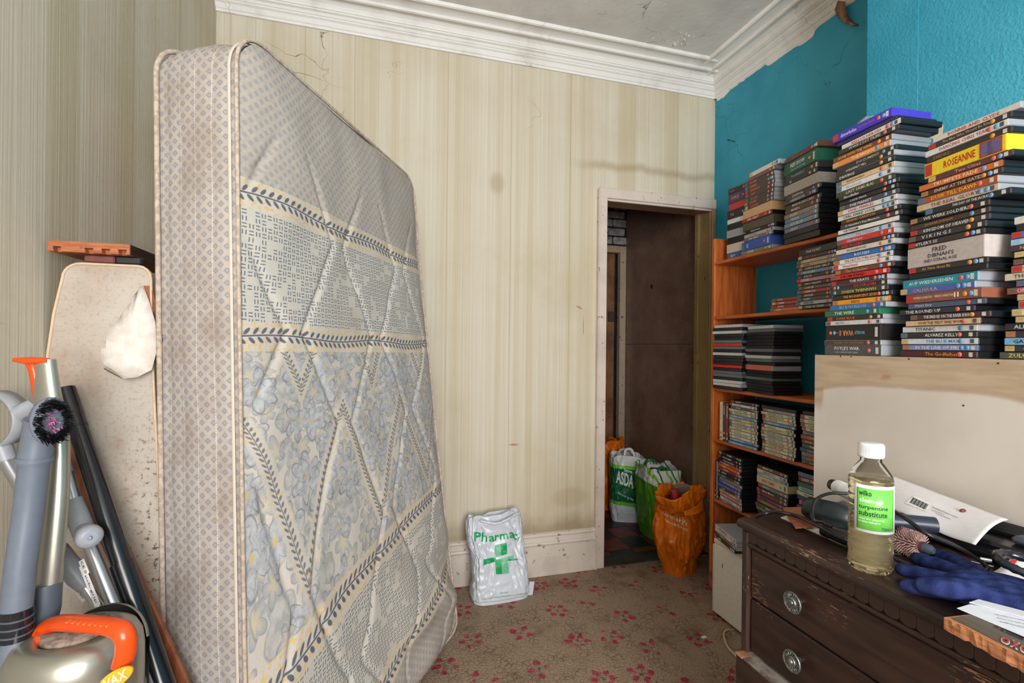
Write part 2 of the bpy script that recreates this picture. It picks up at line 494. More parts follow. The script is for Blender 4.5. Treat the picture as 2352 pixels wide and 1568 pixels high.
link('window_sill', MB().box((WX0-0.05, YF-0.03, WZ0-0.03), (WX1+0.05, YF+0.06, WZ0), 0.006), flat(222, 216, 206, .4), win)
gm = Mt('window_glass', 0.05); _tr = gm.node('ShaderNodeBsdfTransparent'); _mx = gm.node('ShaderNodeMixShader'); _mx.inputs[0].default_value = 0.06
gm.t.links.new(_tr.outputs[0], _mx.inputs[1]); gm.t.links.new(gm.b.outputs[0], _mx.inputs[2])
gm.t.links.new(_mx.outputs[0], gm.t.nodes['Material Output'].inputs[0])
for z0, z1 in ((WZ0+0.05, 1.58), (1.63, WZ1-0.05)):
    link('window_pane', MB().box((WX0+0.05, YF-0.058, z0), (WX1-0.05, YF-0.054, z1)), gm.m, win)

# --- cornice (run plaster moulding)
CZ = 2.690
CP = [(0, 0), (.010, 0), (.012, .010), (.017, .013), (.019, .017), (.026, .030), (.036, .036), (.036, .041), (.041, .043),
      (.047, .052), (.058, .056), (.058, .061), (.064, .063), (.066, .068), (.074, .080), (.088, .090), (.104, .094),
      (.110, .086), (.118, .082), (.127, .084), (.131, .091), (.134, .094), (.145, .098), (.163, .101), (.178, .102),
      (.181, .097), (.188, .094), (.196, .097), (.199, .104), (.200, .110), (0, .110)]
struct('trim_1', MB().extrude(CP, (XL, YB, CZ), (XR, YB, CZ), (0, -1, 0)), MAT_PLASTER, 'moulded plaster cornice over the papered wall')
CY1 = 1.37
struct('trim_2', MB().extrude(CP, (XR, YB, CZ), (XR, CY1, CZ), (-1, 0, 0)), MAT_PLASTER, 'moulded plaster cornice over the teal alcove')
# ragged painted edge under the alcove cornice
rg = MB(); pts = []
for i in range(60):
    y = YB - 0.02 - (YB - 0.02 - CY1) * i / 59.0
    pts.append((y, 0.006 + 0.030 * max(0, noise.noise((y * 7, 0, 3))) + 0.006 * noise.noise((y * 40, 1, 0)) + (0.018 if 1.75 < y < 2.02 else 0.0)))
vs = []
for y, d in pts: vs += [(XR-0.0105, y, CZ+0.001), (XR-0.0030, y, CZ-d)]
vs2 = [(q[0]+0.0035, q[1], q[2]) for q in vs]; n = len(vs)
rg.add(vs + vs2, [(2*i, 2*i+1, 2*i+3, 2*i+2) for i in range(len(pts)-1)] + [(n+2*i, n+2*i+2, n+2*i+3, n+2*i+1) for i in range(len(pts)-1)]
       + [(2*i+1, n+2*i+1, n+2*i+3, 2*i+3) for i in range(len(pts)-1)])
struct('trim_3', rg, MAT_PLASTER, 'ragged plaster edge below the alcove cornice')
# broken end of the cornice and the torn paper hanging from it
tm = Mt('torn_brown_paper', 0.8); tm.color(tm.mix(tm.noise(None, 30, 4).ss(.35, .65), lin(112, 74, 50), lin(160, 116, 84)))
tp = [(1906, -6), (1915, 18), (1922, 34), (1934, 48), (1948, 55), (1960, 60), (1972, 59)]
tq = [(1942, -14), (1940, 6), (1943, 22), (1949, 38), (1955, 46), (1962, 53), (1973, 57)]
tv = []
for i, ((a, b), (c_, d_)) in enumerate(zip(tp, tq)):
    tv += [atx(a, b, XR - 0.004 - 0.005*i), atx((a+c_)/2, (b+d_)/2, XR - 0.022 - 0.004*i), atx(c_, d_, XR - 0.012 - 0.003*i)]
tb = MB().add(tv, [(3*i+k, 3*i+k+1, 3*i+k+4, 3*i+k+3) for i in range(6) for k in range(2)], True)
to = link('torn_wallpaper', tb, tm.m); sm_ = to.modifiers.new('thickness', 'SOLIDIFY'); sm_.thickness = 0.0015
tag(to, 'torn strip of brown wallpaper curling off the teal alcove wall', 'wallpaper')
struct('trim_4', MB().box((XR-0.05, YBR, CZ+0.02), (XR, CY1, ZC)).box((XR-0.09, YBR+0.02, CZ+0.07), (XR-0.05, CY1, ZC)), tm.m, 'bare brown lath where the cornice has broken off')
# nail in the alcove wall
nl = atx(1688, 325, XR)
no = link('bent_nail', MB().tube([nl + Vector((.01, 0, 0)), nl + Vector((-.02, .004, .004)), nl + Vector((-.034, .012, .009))], .0022, 8)
          .lathe([(0, 0), (.005, 0), (.005, .0015), (0, .0015)], 10, P3(nl + Vector((-.034, .012, .009)), (0, 1, 0), (0, 0, 1), (-1, .3, .2))), flat(60, 52, 46, .5, .8))
tag(no, 'rusty bent nail sticking out of the teal alcove wall', 'nail')

# --- skirting
SP = [(0, 0), (.020, 0), (.020, .160), (.026, .164), (.029, .171), (.026, .178), (.018, .182), (.016, .204), (.022, .207), (.025, .214), (.020, .221), (.008, .226), (0, .226)]
struct('baseboard_back', MB().extrude(SP, (XL, YB, 0), (1.170, YB, 0), (0, -1, 0)), MAT_SKIRT, 'chipped cream moulded skirting board')
struct('baseboard_left', MB().extrude(SP, (XL, YF, 0), (XL, YB-0.03, 0), (1, 0, 0)), MAT_SKIRT, 'chipped cream skirting along the papered wall')

# --- door frame
fr = MB()
fr.box((1.170, YB-0.020, 0), (DX0, YB, 2.092), .003); fr.box((1.163, YB-0.030, 0), (1.1705, YB, 2.085), .002)
struct('trim_5', fr, MAT_FRAME, 'cream architrave beside the doorway')
struct('trim_6', MB().box((1.170, YB-0.022, DZ), (XR, YB, 2.092), .003).box((DX0, YB-0.012, DZ-0.012), (DX1, YB+0.004, DZ), .002), MAT_FRAME, 'cream architrave over the doorway')
struct('trim_7', MB().box((DX1, YB-0.020, 0), (XR-.001, YB, DZ), .003), MAT_REVEAL, 'stained architrave squeezed against the teal wall')
dl = MB()
dl.box((DX1-0.006, YB+0.001, 0), (DX1+0.002, YB+0.119, DZ)); dl.box((DX1-0.020, YB+0.085, 0), (DX1-0.004, YB+0.118, DZ), .002)
struct('trim_8', dl, MAT_REVEAL, 'yellowed door lining with chipped edge')
struct('trim_9', MB().box((DX0, YB+0.004, DZ-0.006), (DX1, YB+0.119, DZ+.002)), gloss_paint('lintel_paint', (150, 116, 92), (210, 196, 176), 0.7), 'brown underside of the door lining')
struct('trim_10', MB().box((DX0-0.002, YB+0.001, 0), (DX0+0.006, YB+0.119, DZ)), MAT_FRAME, 'cream door lining')

# ================================================================== THE LOBBY BEYOND THE DOOR
def worn(name, base, dark, rough=0.6, sc=12.0, lo=.35, hi=.7, bump=.25):
    m = Mt(name, rough, 0.35)
    m.color(m.mix(m.noise(None, sc, 5, .62).ss(lo, hi), lin(*base), lin(*dark))); m.bump(m.noise(None, sc*4, 4), bump, .004)
    return m.m
HX0, HX1, HY1, HZ = 0.55, 1.95, 3.50, 2.46
hf = struct('floor_lobby', slab((HX0, YB, -0.08), (HX1, HY1+.1, -0.006)), worn('grout_dark', (38, 34, 32), (22, 20, 20), .8), 'dark bed of the quarry tile floor')
TR = worn('red_quarry_tile', (132, 62, 50), (92, 40, 34), .42, 16, .3, .7, .3); TK = worn('black_quarry_tile', (40, 42, 46), (26, 26, 30), .38, 18, .3, .7, .3)
rng = random.Random(2)
gx = [1.341 - .1545*5 + .1545*i for i in range(10)]
gy = [2.524, 2.584] + [2.584 + .1645*k for k in range(1, 7)]
tcache = {}
for i in range(len(gx)-1):
    for j in range(len(gy)-1):
        w, h = gx[i+1]-gx[i], gy[j+1]-gy[j]
        if gx[i] > HX1 or gy[j] > HY1 - .02: continue
        w = min(w, HX1 - gx[i]); h = min(h, HY1 - gy[j])
        red = (i + j) % 2 == 0
        k = (round(w, 3), round(h, 3), red)
        if k not in tcache:
            tcache[k] = MB().box((.001, .001, -.006), (w-.001, h-.001, 0), .0015).mesh('quarry_tile'); tcache[k].materials.append(TR if red else TK)
        t = link('quarry_tile', tcache[k], None, hf); t.location = (gx[i], gy[j], .002 + rng.uniform(-.0012, .0012)); t.rotation_euler = (rng.uniform(-.006, .006), rng.uniform(-.006, .006), rng.uniform(-.006, .006))
struct('trim_11', MB().box((DX0, YB-.008, -.01), (DX1, YB+.112, .006), .003), worn('threshold_grey', (72, 68, 64), (36, 34, 32), .55, 9), 'worn dark grey door sill')
struct('wall_lobby_right', slab((HX1, YB+.12, 0), (HX1+.1, HY1+.1, HZ)), worn('lobby_plaster', (120, 98, 82), (88, 70, 58)), 'lobby wall behind the brown boards')
HB = Mt('brown_gloss_hardboard', 0.32, 0.5)
_x, _y, _z = HB.coord()
_n = HB.noise(None, 7.0, 5, .6)
HB.color(HB.mix(_n.ss(.3, .75), lin(138, 110, 94), lin(116, 86, 70))); HB.bump(HB.noise(None, 5.0, 4, .6) + HB.noise(None, 120, 2) * .06, 0.5, 0.012)
HB.rough(HB.noise(None, 9.0, 4).ss(.3, .7, .20, .36))
for nm, z0, z1, lab in (('hardboard_panel', 0.0, 1.236, 'lower'), ('hardboard_panel', 1.240, HZ, 'upper')):
    link(nm, MB().box((HX1-.006, YB+.125, z0), (HX1-.0005, HY1-.002, z1), .0015), HB.m, bpy.data.objects['wall_lobby_right'])
kp = atx(1497, 658, HX1-.0065)
link('board_hole', MB().lathe([(0, 0), (.013, 0), (.013, .0012), (0, .0012)], 9, P3(kp, (0, 1, 0), (0, 0, 1.5), (-1, 0, 0))), flat(16, 12, 10, .9), bpy.data.objects['wall_lobby_right'])
link('nail_head', MB().lathe([(0, 0), (.004, 0), (.004, .002), (0, .002)], 8, P3(atx(1437, 789, HX1-.006), (0, 1, 0), (0, 0, 1), (-1, 0, 0))), flat(60, 50, 40, .5), bpy.data.objects['wall_lobby_right'])
hw = struct('wall_lobby_far', MB().box((HX0-.1, HY1, 0), (1.16, HY1+.1, HZ)).box((1.16, HY1, 2.03), (HX1, HY1+.1, HZ)).box((1.16, HY1+.06, 0), (HX1, HY1+.1, 2.03)), worn('dark_mortar', (46, 42, 40), (26, 24, 24), .9), 'lobby end wall of whitewashed brick')
WB = worn('whitewashed_brick', (186, 186, 186), (122, 120, 122), .7, 22, .35, .7, .8)
rng = random.Random(9)
for r in range(6):
    z = 2.045 + r*.070; x = 1.17 - (.11 if r % 2 else 0)
    while x < HX1 - .02:
        x1 = min(x + .212, HX1 - .003); x0 = max(x, 1.165)
        if x1 - x0 > .03:
            bm_ = MB().box((x0, HY1 - .010 - rng.uniform(0, .008), z), (x1, HY1 + .01, z + .060 + rng.uniform(-.003, .002)), .006)
            link('brick', bm_, WB, hw)
        x += .220
struct('wall_lobby_left', slab((HX0-.1, YB+.12, 0), (HX0, HY1, HZ)), worn('lobby_wall_paint', (150, 128, 106), (110, 90, 72)), 'painted lobby side wall')
struct('ceiling_lobby', slab((HX0-.1, YB+.12, HZ), (HX1+.1, HY1+.1, HZ+.08)), worn('lobby_ceiling', (120, 112, 104), (84, 76, 70)), 'dim lobby ceiling')
struct('trim_12', MB().box((1.889, HY1-.024, 0), (1.943, HY1+.03, 2.03), .004), gloss_paint('lobby_frame', (184, 166, 146), (70, 48, 34), .62), 'chipped lobby door post')
struct('trim_13', MB().box((1.10, HY1-.024, 1.975), (1.889, HY1+.03, 2.03), .004), gloss_paint('lobby_frame_top', (190, 160, 130), (84, 56, 38), .62), 'chipped lobby door head')
d1 = struct('door_1', MB().box((1.16, HY1+.012, .01), (1.858, HY1+.045, 1.972), .003), worn('brown_door', (142, 100, 70), (100, 66, 44), .45, 6), 'brown painted lobby door standing shut')
link('door_lock', MB().box((1.80, HY1-.004, 1.42), (1.852, HY1+.013, 1.50), .004), flat(70, 52, 40, .5), d1)

# ================================================================== MATTRESS
def smooth(a, b, x):
    t = max(0.0, min(1.0, (x - a) / (b - a))); return t*t*(3-2*t)
def setattr3(me, name, vals):
    at = me.attributes.new(name, 'FLOAT_VECTOR', 'POINT')
    at.data.foreach_set('vector', [c for q in vals for c in q])

ML, MH, MT_ = 0.93, 1.905, 0.205
M_O = Vector((-0.297, 1.166, 0)); M_D = Vector((0.466, 0.885, 0)); M_N = Vector((0.885, -0.466, 0))
def m_off(s, z):                      # the foot slides out, more at the far end
    k = 1 - z / MH
    o = (0.055 + 0.165 * s) * max(k, 0) ** 1.15
    return o - 0.10 * max(0.0, (0.14 - z) / 0.14) ** 2 * (0.35 + 0.65*s)
def m_pos(a, z, w):                   # a metres along, z up, w metres in from the face
    s = a / ML
    top = -0.012 * s                  # far corner sits a touch lower
    return M_O + M_D * a + M_N * (m_off(s, z) - w) + Vector((0, 0, z * (1 + top)))
def m_quilt(a, z):
    """depth of the zig-zag stitching"""
    g = 0.0
    zz = z + 0.30 * (1 - a/ML) * smooth(1.0, 0.3, z)
    fade = smooth(1.76, 1.60, zz)
    t = abs(((zz / 0.50) % 1.0) - 0.5) * 2
    for k in range(-1, 8):
        c = 0.05 + k * 0.19 + (0.135 * (t - 0.5)) * (1 if k % 2 else -1)
        d = abs(a - c)
        g += math.exp(-(d / 0.009) ** 2)
    return fade * min(g, 1.0)
def m_half(z, L, H, r):               # inset of the rounded corners at height z
    e = min(z, H - z)
    if e >= r: return 0.0
    return r - sqrt(max(r*r - (r-e)**2, 0))
def rows(H, r, n):
    zs = [r * (1 - cos(pi/2*i/8)) for i in range(8)]
    zs += [r + (H-2*r)*i/(n-1.0) for i in range(n)]
    zs += [H - q for q in reversed(zs[:8])]
    return zs
def mattress_panel(front):
    nx, nz = (150, 300) if front else (24, 60)
    zs = rows(MH, 0.085, nz); V, A = [], []
    for z in zs:
        ins = m_half(z, ML, MH, 0.085)
        for i in range(nx):
            a = ins + (ML - 2*ins) * i/(nx-1.0)
            ex = min(a, ML-a, z, MH-z)
            puff = 0.022 * (1 - math.exp(-ex/0.05)) + 0.010*noise.noise((a*3.1, z*2.3, 4.0))
            if front:
                q = m_quilt(a, z)
                puff += -0.008*q*min(1, ex/0.05) + 0.006*noise.noise((a*9, z*7, 1.0))
                # sagging folds near the foot
                fold = smooth(0.62, 0.30, z) * smooth(0.25, 0.75, a/ML)
                puff += fold * 0.013 * math.sin(26*z + 9*a + 2.5*noise.noise((a*4, z*4, 0)))
                w = -puff
            else: w = MT_ + puff*0.6
            V.append(m_pos(a, z, w)); A.append((a, z + 0.30*(1-a/ML)*smooth(1.05, 0.20, z), 0))
    fs = [(j*nx+i, j*nx+i+1, (j+1)*nx+i+1, (j+1)*nx+i) for j in range(len(zs)-1) for i in range(nx-1)]
    me = MB().add(V, fs, True).mesh('panel'); setattr3(me, 'pc', A); return me
def outline(n=26, r=0.085):
    pts = []
    def arc(cx, cz, a0):
        for i in range(9):
            w = a0 + pi/2*i/8; pts.append((cx + r*cos(w), cz + r*sin(w)))
    def seg(p, q, k):
        for i in range(1, k): pts.append((p[0]+(q[0]-p[0])*i/k, p[1]+(q[1]-p[1])*i/k))
    arc(ML-r, r, -pi/2); seg((ML, r), (ML, MH-r), 60); arc(ML-r, MH-r, 0); seg((ML-r, MH), (r, MH), 20)
    arc(r, MH-r, pi/2); seg((0, MH-r), (0, r), 60); arc(r, r, pi); seg((r, 0), (ML-r, 0), 20)
    return pts
OUT = outline()
def mattress_border():
    V, A = [], []; nw = 22; L = 0.0; prev = None
    for (a, z) in OUT + [OUT[0]]:
        if prev: L += hypot(a-prev[0], z-prev[1])
        prev = (a, z)
        cx, cz = min(max(a, .085), ML-.085), min(max(z, .085), MH-.085)
        d = Vector((a-cx, z-cz)); d = d.normalized() if d.length > 1e-6 else Vector((0, 0))
        for k in range(nw):
            w = MT_ * k/(nw-1.0)
            b = 0.010 * (1 - (2*k/(nw-1.0)-1)**2) + 0.005*noise.noise((L*5, w*14, 2))
            b -= 0.0035 * math.exp(-(((w/MT_*5) % 1 - 0.5)/0.10)**2)
            p = m_pos(a, z, w) + M_D*d.x*b + Vector((0, 0, d.y*b))
            V.append(p); A.append((w, L, 0))
    n = len(OUT)
    fs = [(j*nw+i, j*nw+i+1, (j+1)*nw+i+1, (j+1)*nw+i) for j in range(n) for i in range(nw-1)]
    me = MB().add(V, fs, True).mesh('border'); setattr3(me, 'pc', A); return me
def diamonds(m, p, q, pitch, r):
    """small four-dot sprigs on a diagonal lattice -> distance field"""
    best = None
    for o in (0.0, 0.5):
        fx = ((p/pitch + o).fract() - 0.5).abs() * pitch; fy = ((q/pitch + o).fract() - 0.5).abs() * pitch
        d = (fx + fy) / r
        best = d if best is None else best.min(d)
    return best
def vine(m, s, v, amp=0.004, per=0.34, pitch=0.0175):
    """distance-like fields of a leafy stem lying along v = 0"""
    vv = v - (s * (2*pi/per)).sin() * amp
    stem = vv.abs() / 0.0016
    best = stem
    for sg, o in ((1, 0.0), (-1, 0.5)):
        px = ((s/pitch + o).fract() - 0.5) * pitch - 0.001; py = vv*sg - 0.0085
        a, b = px*0.70 - py*0.71, px*0.71 + py*0.70
        best = best.min(((a/0.0036).pow(2) + (b/0.0085).pow(2)).sqrt())
    return best
def mattress_face_mat():
    m = Mt('mattress_ticking', 0.9, 0.1)
    s, v, _ = m.coord('pc')
    wv = m.noise(None, 420.0, 1)
    base = lin(210, 203, 194)
    # plain ends: peach ground with blue-grey sprigs
    dd = diamonds(m, s, v, 0.026, 0.0085)
    plain = m.mix(m.noise(None, 70.0, 2).ss(.35, .65), lin(198, 186, 173), lin(186, 178, 170))
    plain = m.mix(dd.ss(0.55, 1.1, 1, 0) * 0.62, plain, lin(150, 154, 160))
    # basket weave
    cx, cy = s/0.0150, v/0.0150
    par = ((cx.floor() + cy.floor()) * 0.5).fract().gt(0.25)
    fx, fy = cx.fract(), cy.fract()
    def bars(a, b): return ((((a*2).fract() - 0.5).abs()).lt(0.20) * ((b - 0.5).abs()).lt(0.34))
    br = par*bars(fx, fy) + (1 - par)*bars(fy, fx)
    keep = m.noise(m.vec(cx.floor(), cy.floor(), 0), 0.37, 2).gt(0.42)
    weave = m.mix(br * keep * 0.85, lin(208, 203, 193), lin(92, 104, 120))
    # floral middle
    wx = s + (m.noise(None, 14, 3) - .5) * 0.03; wy = v + (m.noise(m.vec(s+3, v, 0), 14, 3) - .5) * 0.03
    def flower(sc, off, petals, rad):
        n = m.node('ShaderNodeTexVoronoi'); n.inputs['Scale'].default_value = sc
        m.t.links.new(m.vec(wx + off, wy, 0), n.inputs['Vector'])
        q = m.node('ShaderNodeSeparateXYZ'); m.t.links.new(n.outputs['Position'], q.inputs[0])
        ax = (wx + off) - E(m.t, q.outputs[0]); ay = wy - E(m.t, q.outputs[1])
        r = (ax*ax + ay*ay).sqrt(); th = ay.atan2(ax)
        return r / (((th * (petals*0.5) + off*9).sin().abs() * 0.55 + 0.45) * rad), r
    f1, r1 = flower(9.0, 0.0, 6, 0.050); f2, r2 = flower(16.0, 0.7, 5, 0.030); f3, r3 = flower(12.0, 2.3, 3, 0.048)
    ground = m.mix(m.noise(m.vec(s*60, v*160, 0), 1.0, 2).ss(.4, .62)*0.4, base, lin(214, 204, 188))
    flo = m.mix(f3.ss(0.85, 1.05, 1, 0)*0.8, ground, m.mix(m.noise(None, 55, 3).ss(.35, .65), lin(164, 166, 166), lin(200, 198, 194)))
    flo = m.mix(f2.ss(0.85, 1.05, 1, 0)*0.85, flo, m.mix(f2.ss(0.2, 0.9), lin(208, 196, 170), lin(170, 173, 178)))
    flo = m.mix(f1.ss(0.90, 1.02, 1, 0)*0.82, flo, m.mix(m.noise(None, 70, 3).ss(.3, .7), lin(166, 171, 180), lin(204, 204, 205)))
    flo = m.mix(((f1 - 0.97).abs()).ss(0.0, 0.08, 1, 0)*0.7, flo, lin(112, 117, 126)); flo = m.mix(((f3 - 0.95).abs()).ss(0.0, 0.09, 1, 0)*0.5, flo, lin(126, 128, 130)); flo = m.mix(((f2 - 0.95).abs()).ss(0.0, 0.10, 1, 0)*0.5, flo, lin(120, 126, 136))
    flo = m.mix(r1.ss(0.004, 0.009, 1, 0)*0.8, flo, lin(208, 182, 124))
    # chevron stems through the flowers
    zz = ((s/0.32).tri() - 0.5) * 0.30
    chev = None
    for o in (0.0,):
        q = ((v - zz + o)/0.36).fract()*0.36 - 0.18
        lane = (q.abs()).ss(0.034, 0.052, 1, 0)
        flo = m.mix(lane*0.85, flo, m.mix(m.noise(None, 95, 2).gt(0.60), lin(212, 204, 192), lin(222, 196, 146)))
        vd = vine(m, v*1.45, q*0.66, 0.0008, 0.3, 0.0165)
        flo = m.mix(vd.ss(0.75, 1.15, 1, 0)*0.75, flo, lin(72, 84, 106))
    # bands, mirrored about mid height
    h = (v - MH/2).abs()
    col = m.mix(h.ss(0.2845, 0.2855), flo, weave)
    col = m.mix(h.ss(0.6095, 0.6105), col, plain)
    for c0 in (0.282, 0.597):
        q = h - c0
        band = q.abs().ss(0.0325, 0.0335, 1, 0)
        dots = m.noise(None, 105, 2).gt(0.555) * q.abs().ss(0.006, 0.010)
        bc = m.mix(dots*0.85, lin(214, 206, 194), lin(226, 190, 122))
        bc = m.mix(vine(m, s*.82, q*.82).ss(0.75, 1.15, 1, 0)*0.9, bc, lin(66, 80, 104))
        col = m.mix(band, col, bc)
    grime = m.noise(m.vec(s, v*0.6, 0), 4.0, 4, .6).ss(.5, .8)
    col = m.mix(grime*0.4, col, lin(158, 140, 122))
    m.color(m.scale(m.mix(0.05, col, lin(180, 165, 150)), wv.ss(0.2, 0.8, 0.77, 0.86)))
    m.bump(wv*0.5 + m.noise(None, 60, 3)*0.6, 0.25, 0.003)
    return m.m
def mattress_side_mat():
    m = Mt('mattress_border_ticking', 0.9, 0.1)
    w, l, _ = m.coord('pc')
    dd = diamonds(m, w, l, 0.0265, 0.0092)
    c = m.mix(m.noise(None, 60, 2).ss(.35, .65), lin(192, 181, 170), lin(183, 176, 171))
    c = m.mix(dd.ss(.6, 1.0, 1, 0) * (dd.ss(0.25, 0.4)*0.6 + .4) * 0.70, c, lin(128, 132, 142))
    rib = ((w/0.0026).fract() - .5).abs()
    c = m.mix(rib.lt(0.14)*0.25, c, lin(150, 140, 134))
    st = (((w/MT_*5).fract() - .5).abs()).lt(0.022) * ((l/0.006).fract()).lt(0.75)
    c = m.mix(st*0.8, c, lin(226, 218, 208))
    g = m.noise(m.vec(w*1.3, l*0.9, 0), 5.0, 4, .65).ss(.42, .78)
    c = m.mix(g*0.6, c, lin(142, 120, 104))
    m.color(m.scale(c, rib.ss(0, .5, .90, .92))); m.bump(rib + m.noise(None, 200, 2)*.5, 0.25, 0.002)
    return m.m
def piping(w, r=0.0055):
    pts = [m_pos(a, z, w) + M_D*((a-ML/2)/ML*0.012) + Vector((0, 0, (z-MH/2)/MH*0.012)) for a, z in OUT]
    return MB().tube(pts + [pts[0]], r, 8, cap=False)
mt = thing('mattress', 'worn single mattress with blue floral ticking standing on end against the papered wall', 'mattress', Tm(*(M_O + M_D*ML/2)))
MI = mt.matrix_world.inverted()
def under(root, name, me, mat):          # world-space mesh put under a placed root
    if isinstance(me, MB): me = me.mesh(name)
    me.transform(root.matrix_world.inverted()); return link(name, me, mat, root)
under(mt, 'front_panel', mattress_panel(True), mattress_face_mat())
under(mt, 'back_panel', mattress_panel(False), bpy.data.materials['mattress_ticking'])
under(mt, 'border', mattress_border(), mattress_side_mat())
PIPE = Mt('piping_cloth', .85); PIPE.color(PIPE.mix(PIPE.noise(None, 90, 2).ss(.4, .6), lin(190, 174, 158), lin(166, 150, 136)))
under(mt, 'piping', piping(-0.003, .0045), PIPE.m); under(mt, 'piping', piping(MT_+0.002), PIPE.m)
PIPE2 = Mt('stitched_tape', .8); PIPE2.color(lin(202, 190, 176))
def tape(w0, w1, out):
    n = len(OUT); V = []
    for a, z in OUT + [OUT[0]]:
        cx, cz = min(max(a, .085), ML-.085), min(max(z, .085), MH-.085)
        d = Vector((a-cx, z-cz)); d = d.normalized() if d.length > 1e-6 else Vector((0, 0))
        for w in (w0, (w0+w1)/2, w1):
            e = out + (0.003 if w not in (w0, w1) else 0)
            V.append(m_pos(a, z, w) + M_D*d.x*e + Vector((0, 0, d.y*e)))
    return MB().add(V, [(3*j+i, 3*j+i+1, 3*j+i+4, 3*j+i+3) for j in range(n) for i in range(2)], True)
under(mt, 'edge_tape', tape(0.013, 0.021, .0055), PIPE2.m)

# ================================================================== IRONING BOARD and plank
def cloth_mat():
    m = Mt('scorched_cream_cover', 0.9, 0.1)
    x, y, z = m.coord()
    c = m.mix(m.noise(None, 6, 5, .6).ss(.35, .7), lin(188, 179, 168), lin(172, 158, 144))
    c = m.mix(m.noise(None, 130, 2).ss(.5, .7)*.4, c, lin(156, 136, 118))
    sc = m.noise(None, 5, 4, .6).ss(.50, .66) * .45
    c = m.mix(sc, c, lin(164, 124, 96))
    sp = m.noise(None, 80, 3, .7).ss(.56, .62) * (x + m.noise(None, 5, 2)*.10).ss(.06, .15) * z.ss(.45, .6) * (1 - z.ss(1.0, 1.1))
    c = m.mix(sp*.85, c, lin(70, 60, 56))
    m.color(c); m.bump(m.noise(None, 12, 4), .3, .006)
    return m.m
Y_IB = 1.288
IBx = Vector((1, 0, 0)); IBn = Vector((0, -1, 0))
IB = P3((0, Y_IB, 0), IBx, Vector((0, 0, 1)), IBn)     # local x right, y up, z to camera
ib = thing('ironing_board', 'worn cream ironing board standing upright between the mattress and the wall', 'ironing board', Tm(-.58, Y_IB, 0))
IBTOP = 1.3925
lo = []
for i in range(7):
    w = pi - pi/2*i/6; lo.append((-.633 + .034*cos(w), IBTOP - .034 + .034*sin(w)))
for i in range(5):
    w = pi/2 - pi/2*i/4; lo.append((-.526 + .026*cos(w), IBTOP - .026 + .026*sin(w)))
lo += [(-.494, 1.15), (-.476, .80), (-.466, .40), (-.466, .004), (-.672, .004), (-.672, .225), (-.694, .27), (-.694, 1.10), (-.692, 1.19), (-.682, 1.28)]
bm_ = MB().prism(lo, .020, IB, -.020)
under(ib, 'board', bm_, cloth_mat()).data
pv = [IB @ Vector((x, y, 0.0)) for x, y in lo]
under(ib, 'edge_piping', MB().tube(pv + [pv[0]], .0032, 6, cap=False), flat(212, 186, 158, .7))
# heat-resistant pad, torn and hanging
FLAP = [(329, 657), (322, 668), (311, 683), (305, 698), (296, 712), (285, 725), (277, 738), (268, 745), (260, 757), (257, 776), (257, 797), (247, 800), (246, 818), (256, 836), (270, 846), (300, 868), (330, 864), (362, 848), (372, 800), (364, 740), (347, 690), (336, 668)]
def flap_pt(u, v, lift):
    return aty(u, v, Y_IB) + IBn*lift
ctr = (308, 790)
N_ = len(FLAP)
fv = [flap_pt(*p, .010 + .018*smooth(660, 860, p[1]) + .006*noise.noise((p[0]*.05, p[1]*.05, 0))) for p in FLAP]
fi = [flap_pt((p[0]+ctr[0])/2, (p[1]+ctr[1])/2, .020) for p in FLAP]
fb = MB().add(fv + fi + [flap_pt(*ctr, .024)], [(i, (i+1) % N_, N_+(i+1) % N_, N_+i) for i in range(N_)] + [(N_+i, N_+(i+1) % N_, 2*N_) for i in range(N_)], True)
fo_ = under(ib, 'torn_pad', fb, worn('pad_white', (226, 218, 210), (206, 194, 184), .8, 20)); q_ = fo_.modifiers.new('thickness', 'SOLIDIFY'); q_.thickness = .0016
under(ib, 'pad_fold', MB().add([flap_pt(256, 846, .030), flap_pt(262, 851, .026), flap_pt(296, 869, .026), flap_pt(292, 862, .034), flap_pt(257, 842, .034)], [(0, 1, 2, 3, 4)]), worn('pad_underside', (128, 108, 94), (70, 58, 50), .9, 60))
bw = [(330, 656), (346, 656), (362, 700), (366, 740), (352, 712), (340, 680)]
wood_mats = {}
def wood(name, a, b, sc=1.0, axis='x', rough=.5, scratch=None, scr_amt=.66):
    if name in wood_mats: return wood_mats[name]
    m = Mt(name, rough, .4); x, y, z = m.coord()
    k = {'x': (6, 60, 60), 'y': (60, 6, 60), 'z': (60, 60, 6)}[axis]
    g = m.noise(m.vec(x*k[0]*sc, y*k[1]*sc, z*k[2]*sc), 1.0, 4, .6, .6)
    c = m.mix(g.ss(.3, .7), lin(*a), lin(*b))
    kn = m.noise(None, 9*sc, 2).ss(.72, .8); c = m.mix(kn*.5, c, lin(*[int(q*.5) for q in b]))
    if scratch:
        k2 = {'x': (45, 330, 330), 'y': (330, 45, 330), 'z': (330, 330, 45)}[axis]
        q = m.noise(m.vec(x*k2[0], y*k2[1], z*k2[2]), 1.0, 3, .6) * m.noise(None, 6, 3).ss(.3, .75, .75, 1.15)
        c = m.mix(q.ss(scr_amt, scr_amt+.05), c, lin(*scratch))
    m.color(c); m.bump(g, .12, .003); wood_mats[name] = m.m; return m.m
W_RED = wood('reddish_pine', (150, 88, 54), (118, 62, 36), 1, 'z')
under(ib, 'bare_wood', MB().add([flap_pt(*p, .0022) for p in bw], [tuple(range(6))]), W_RED)
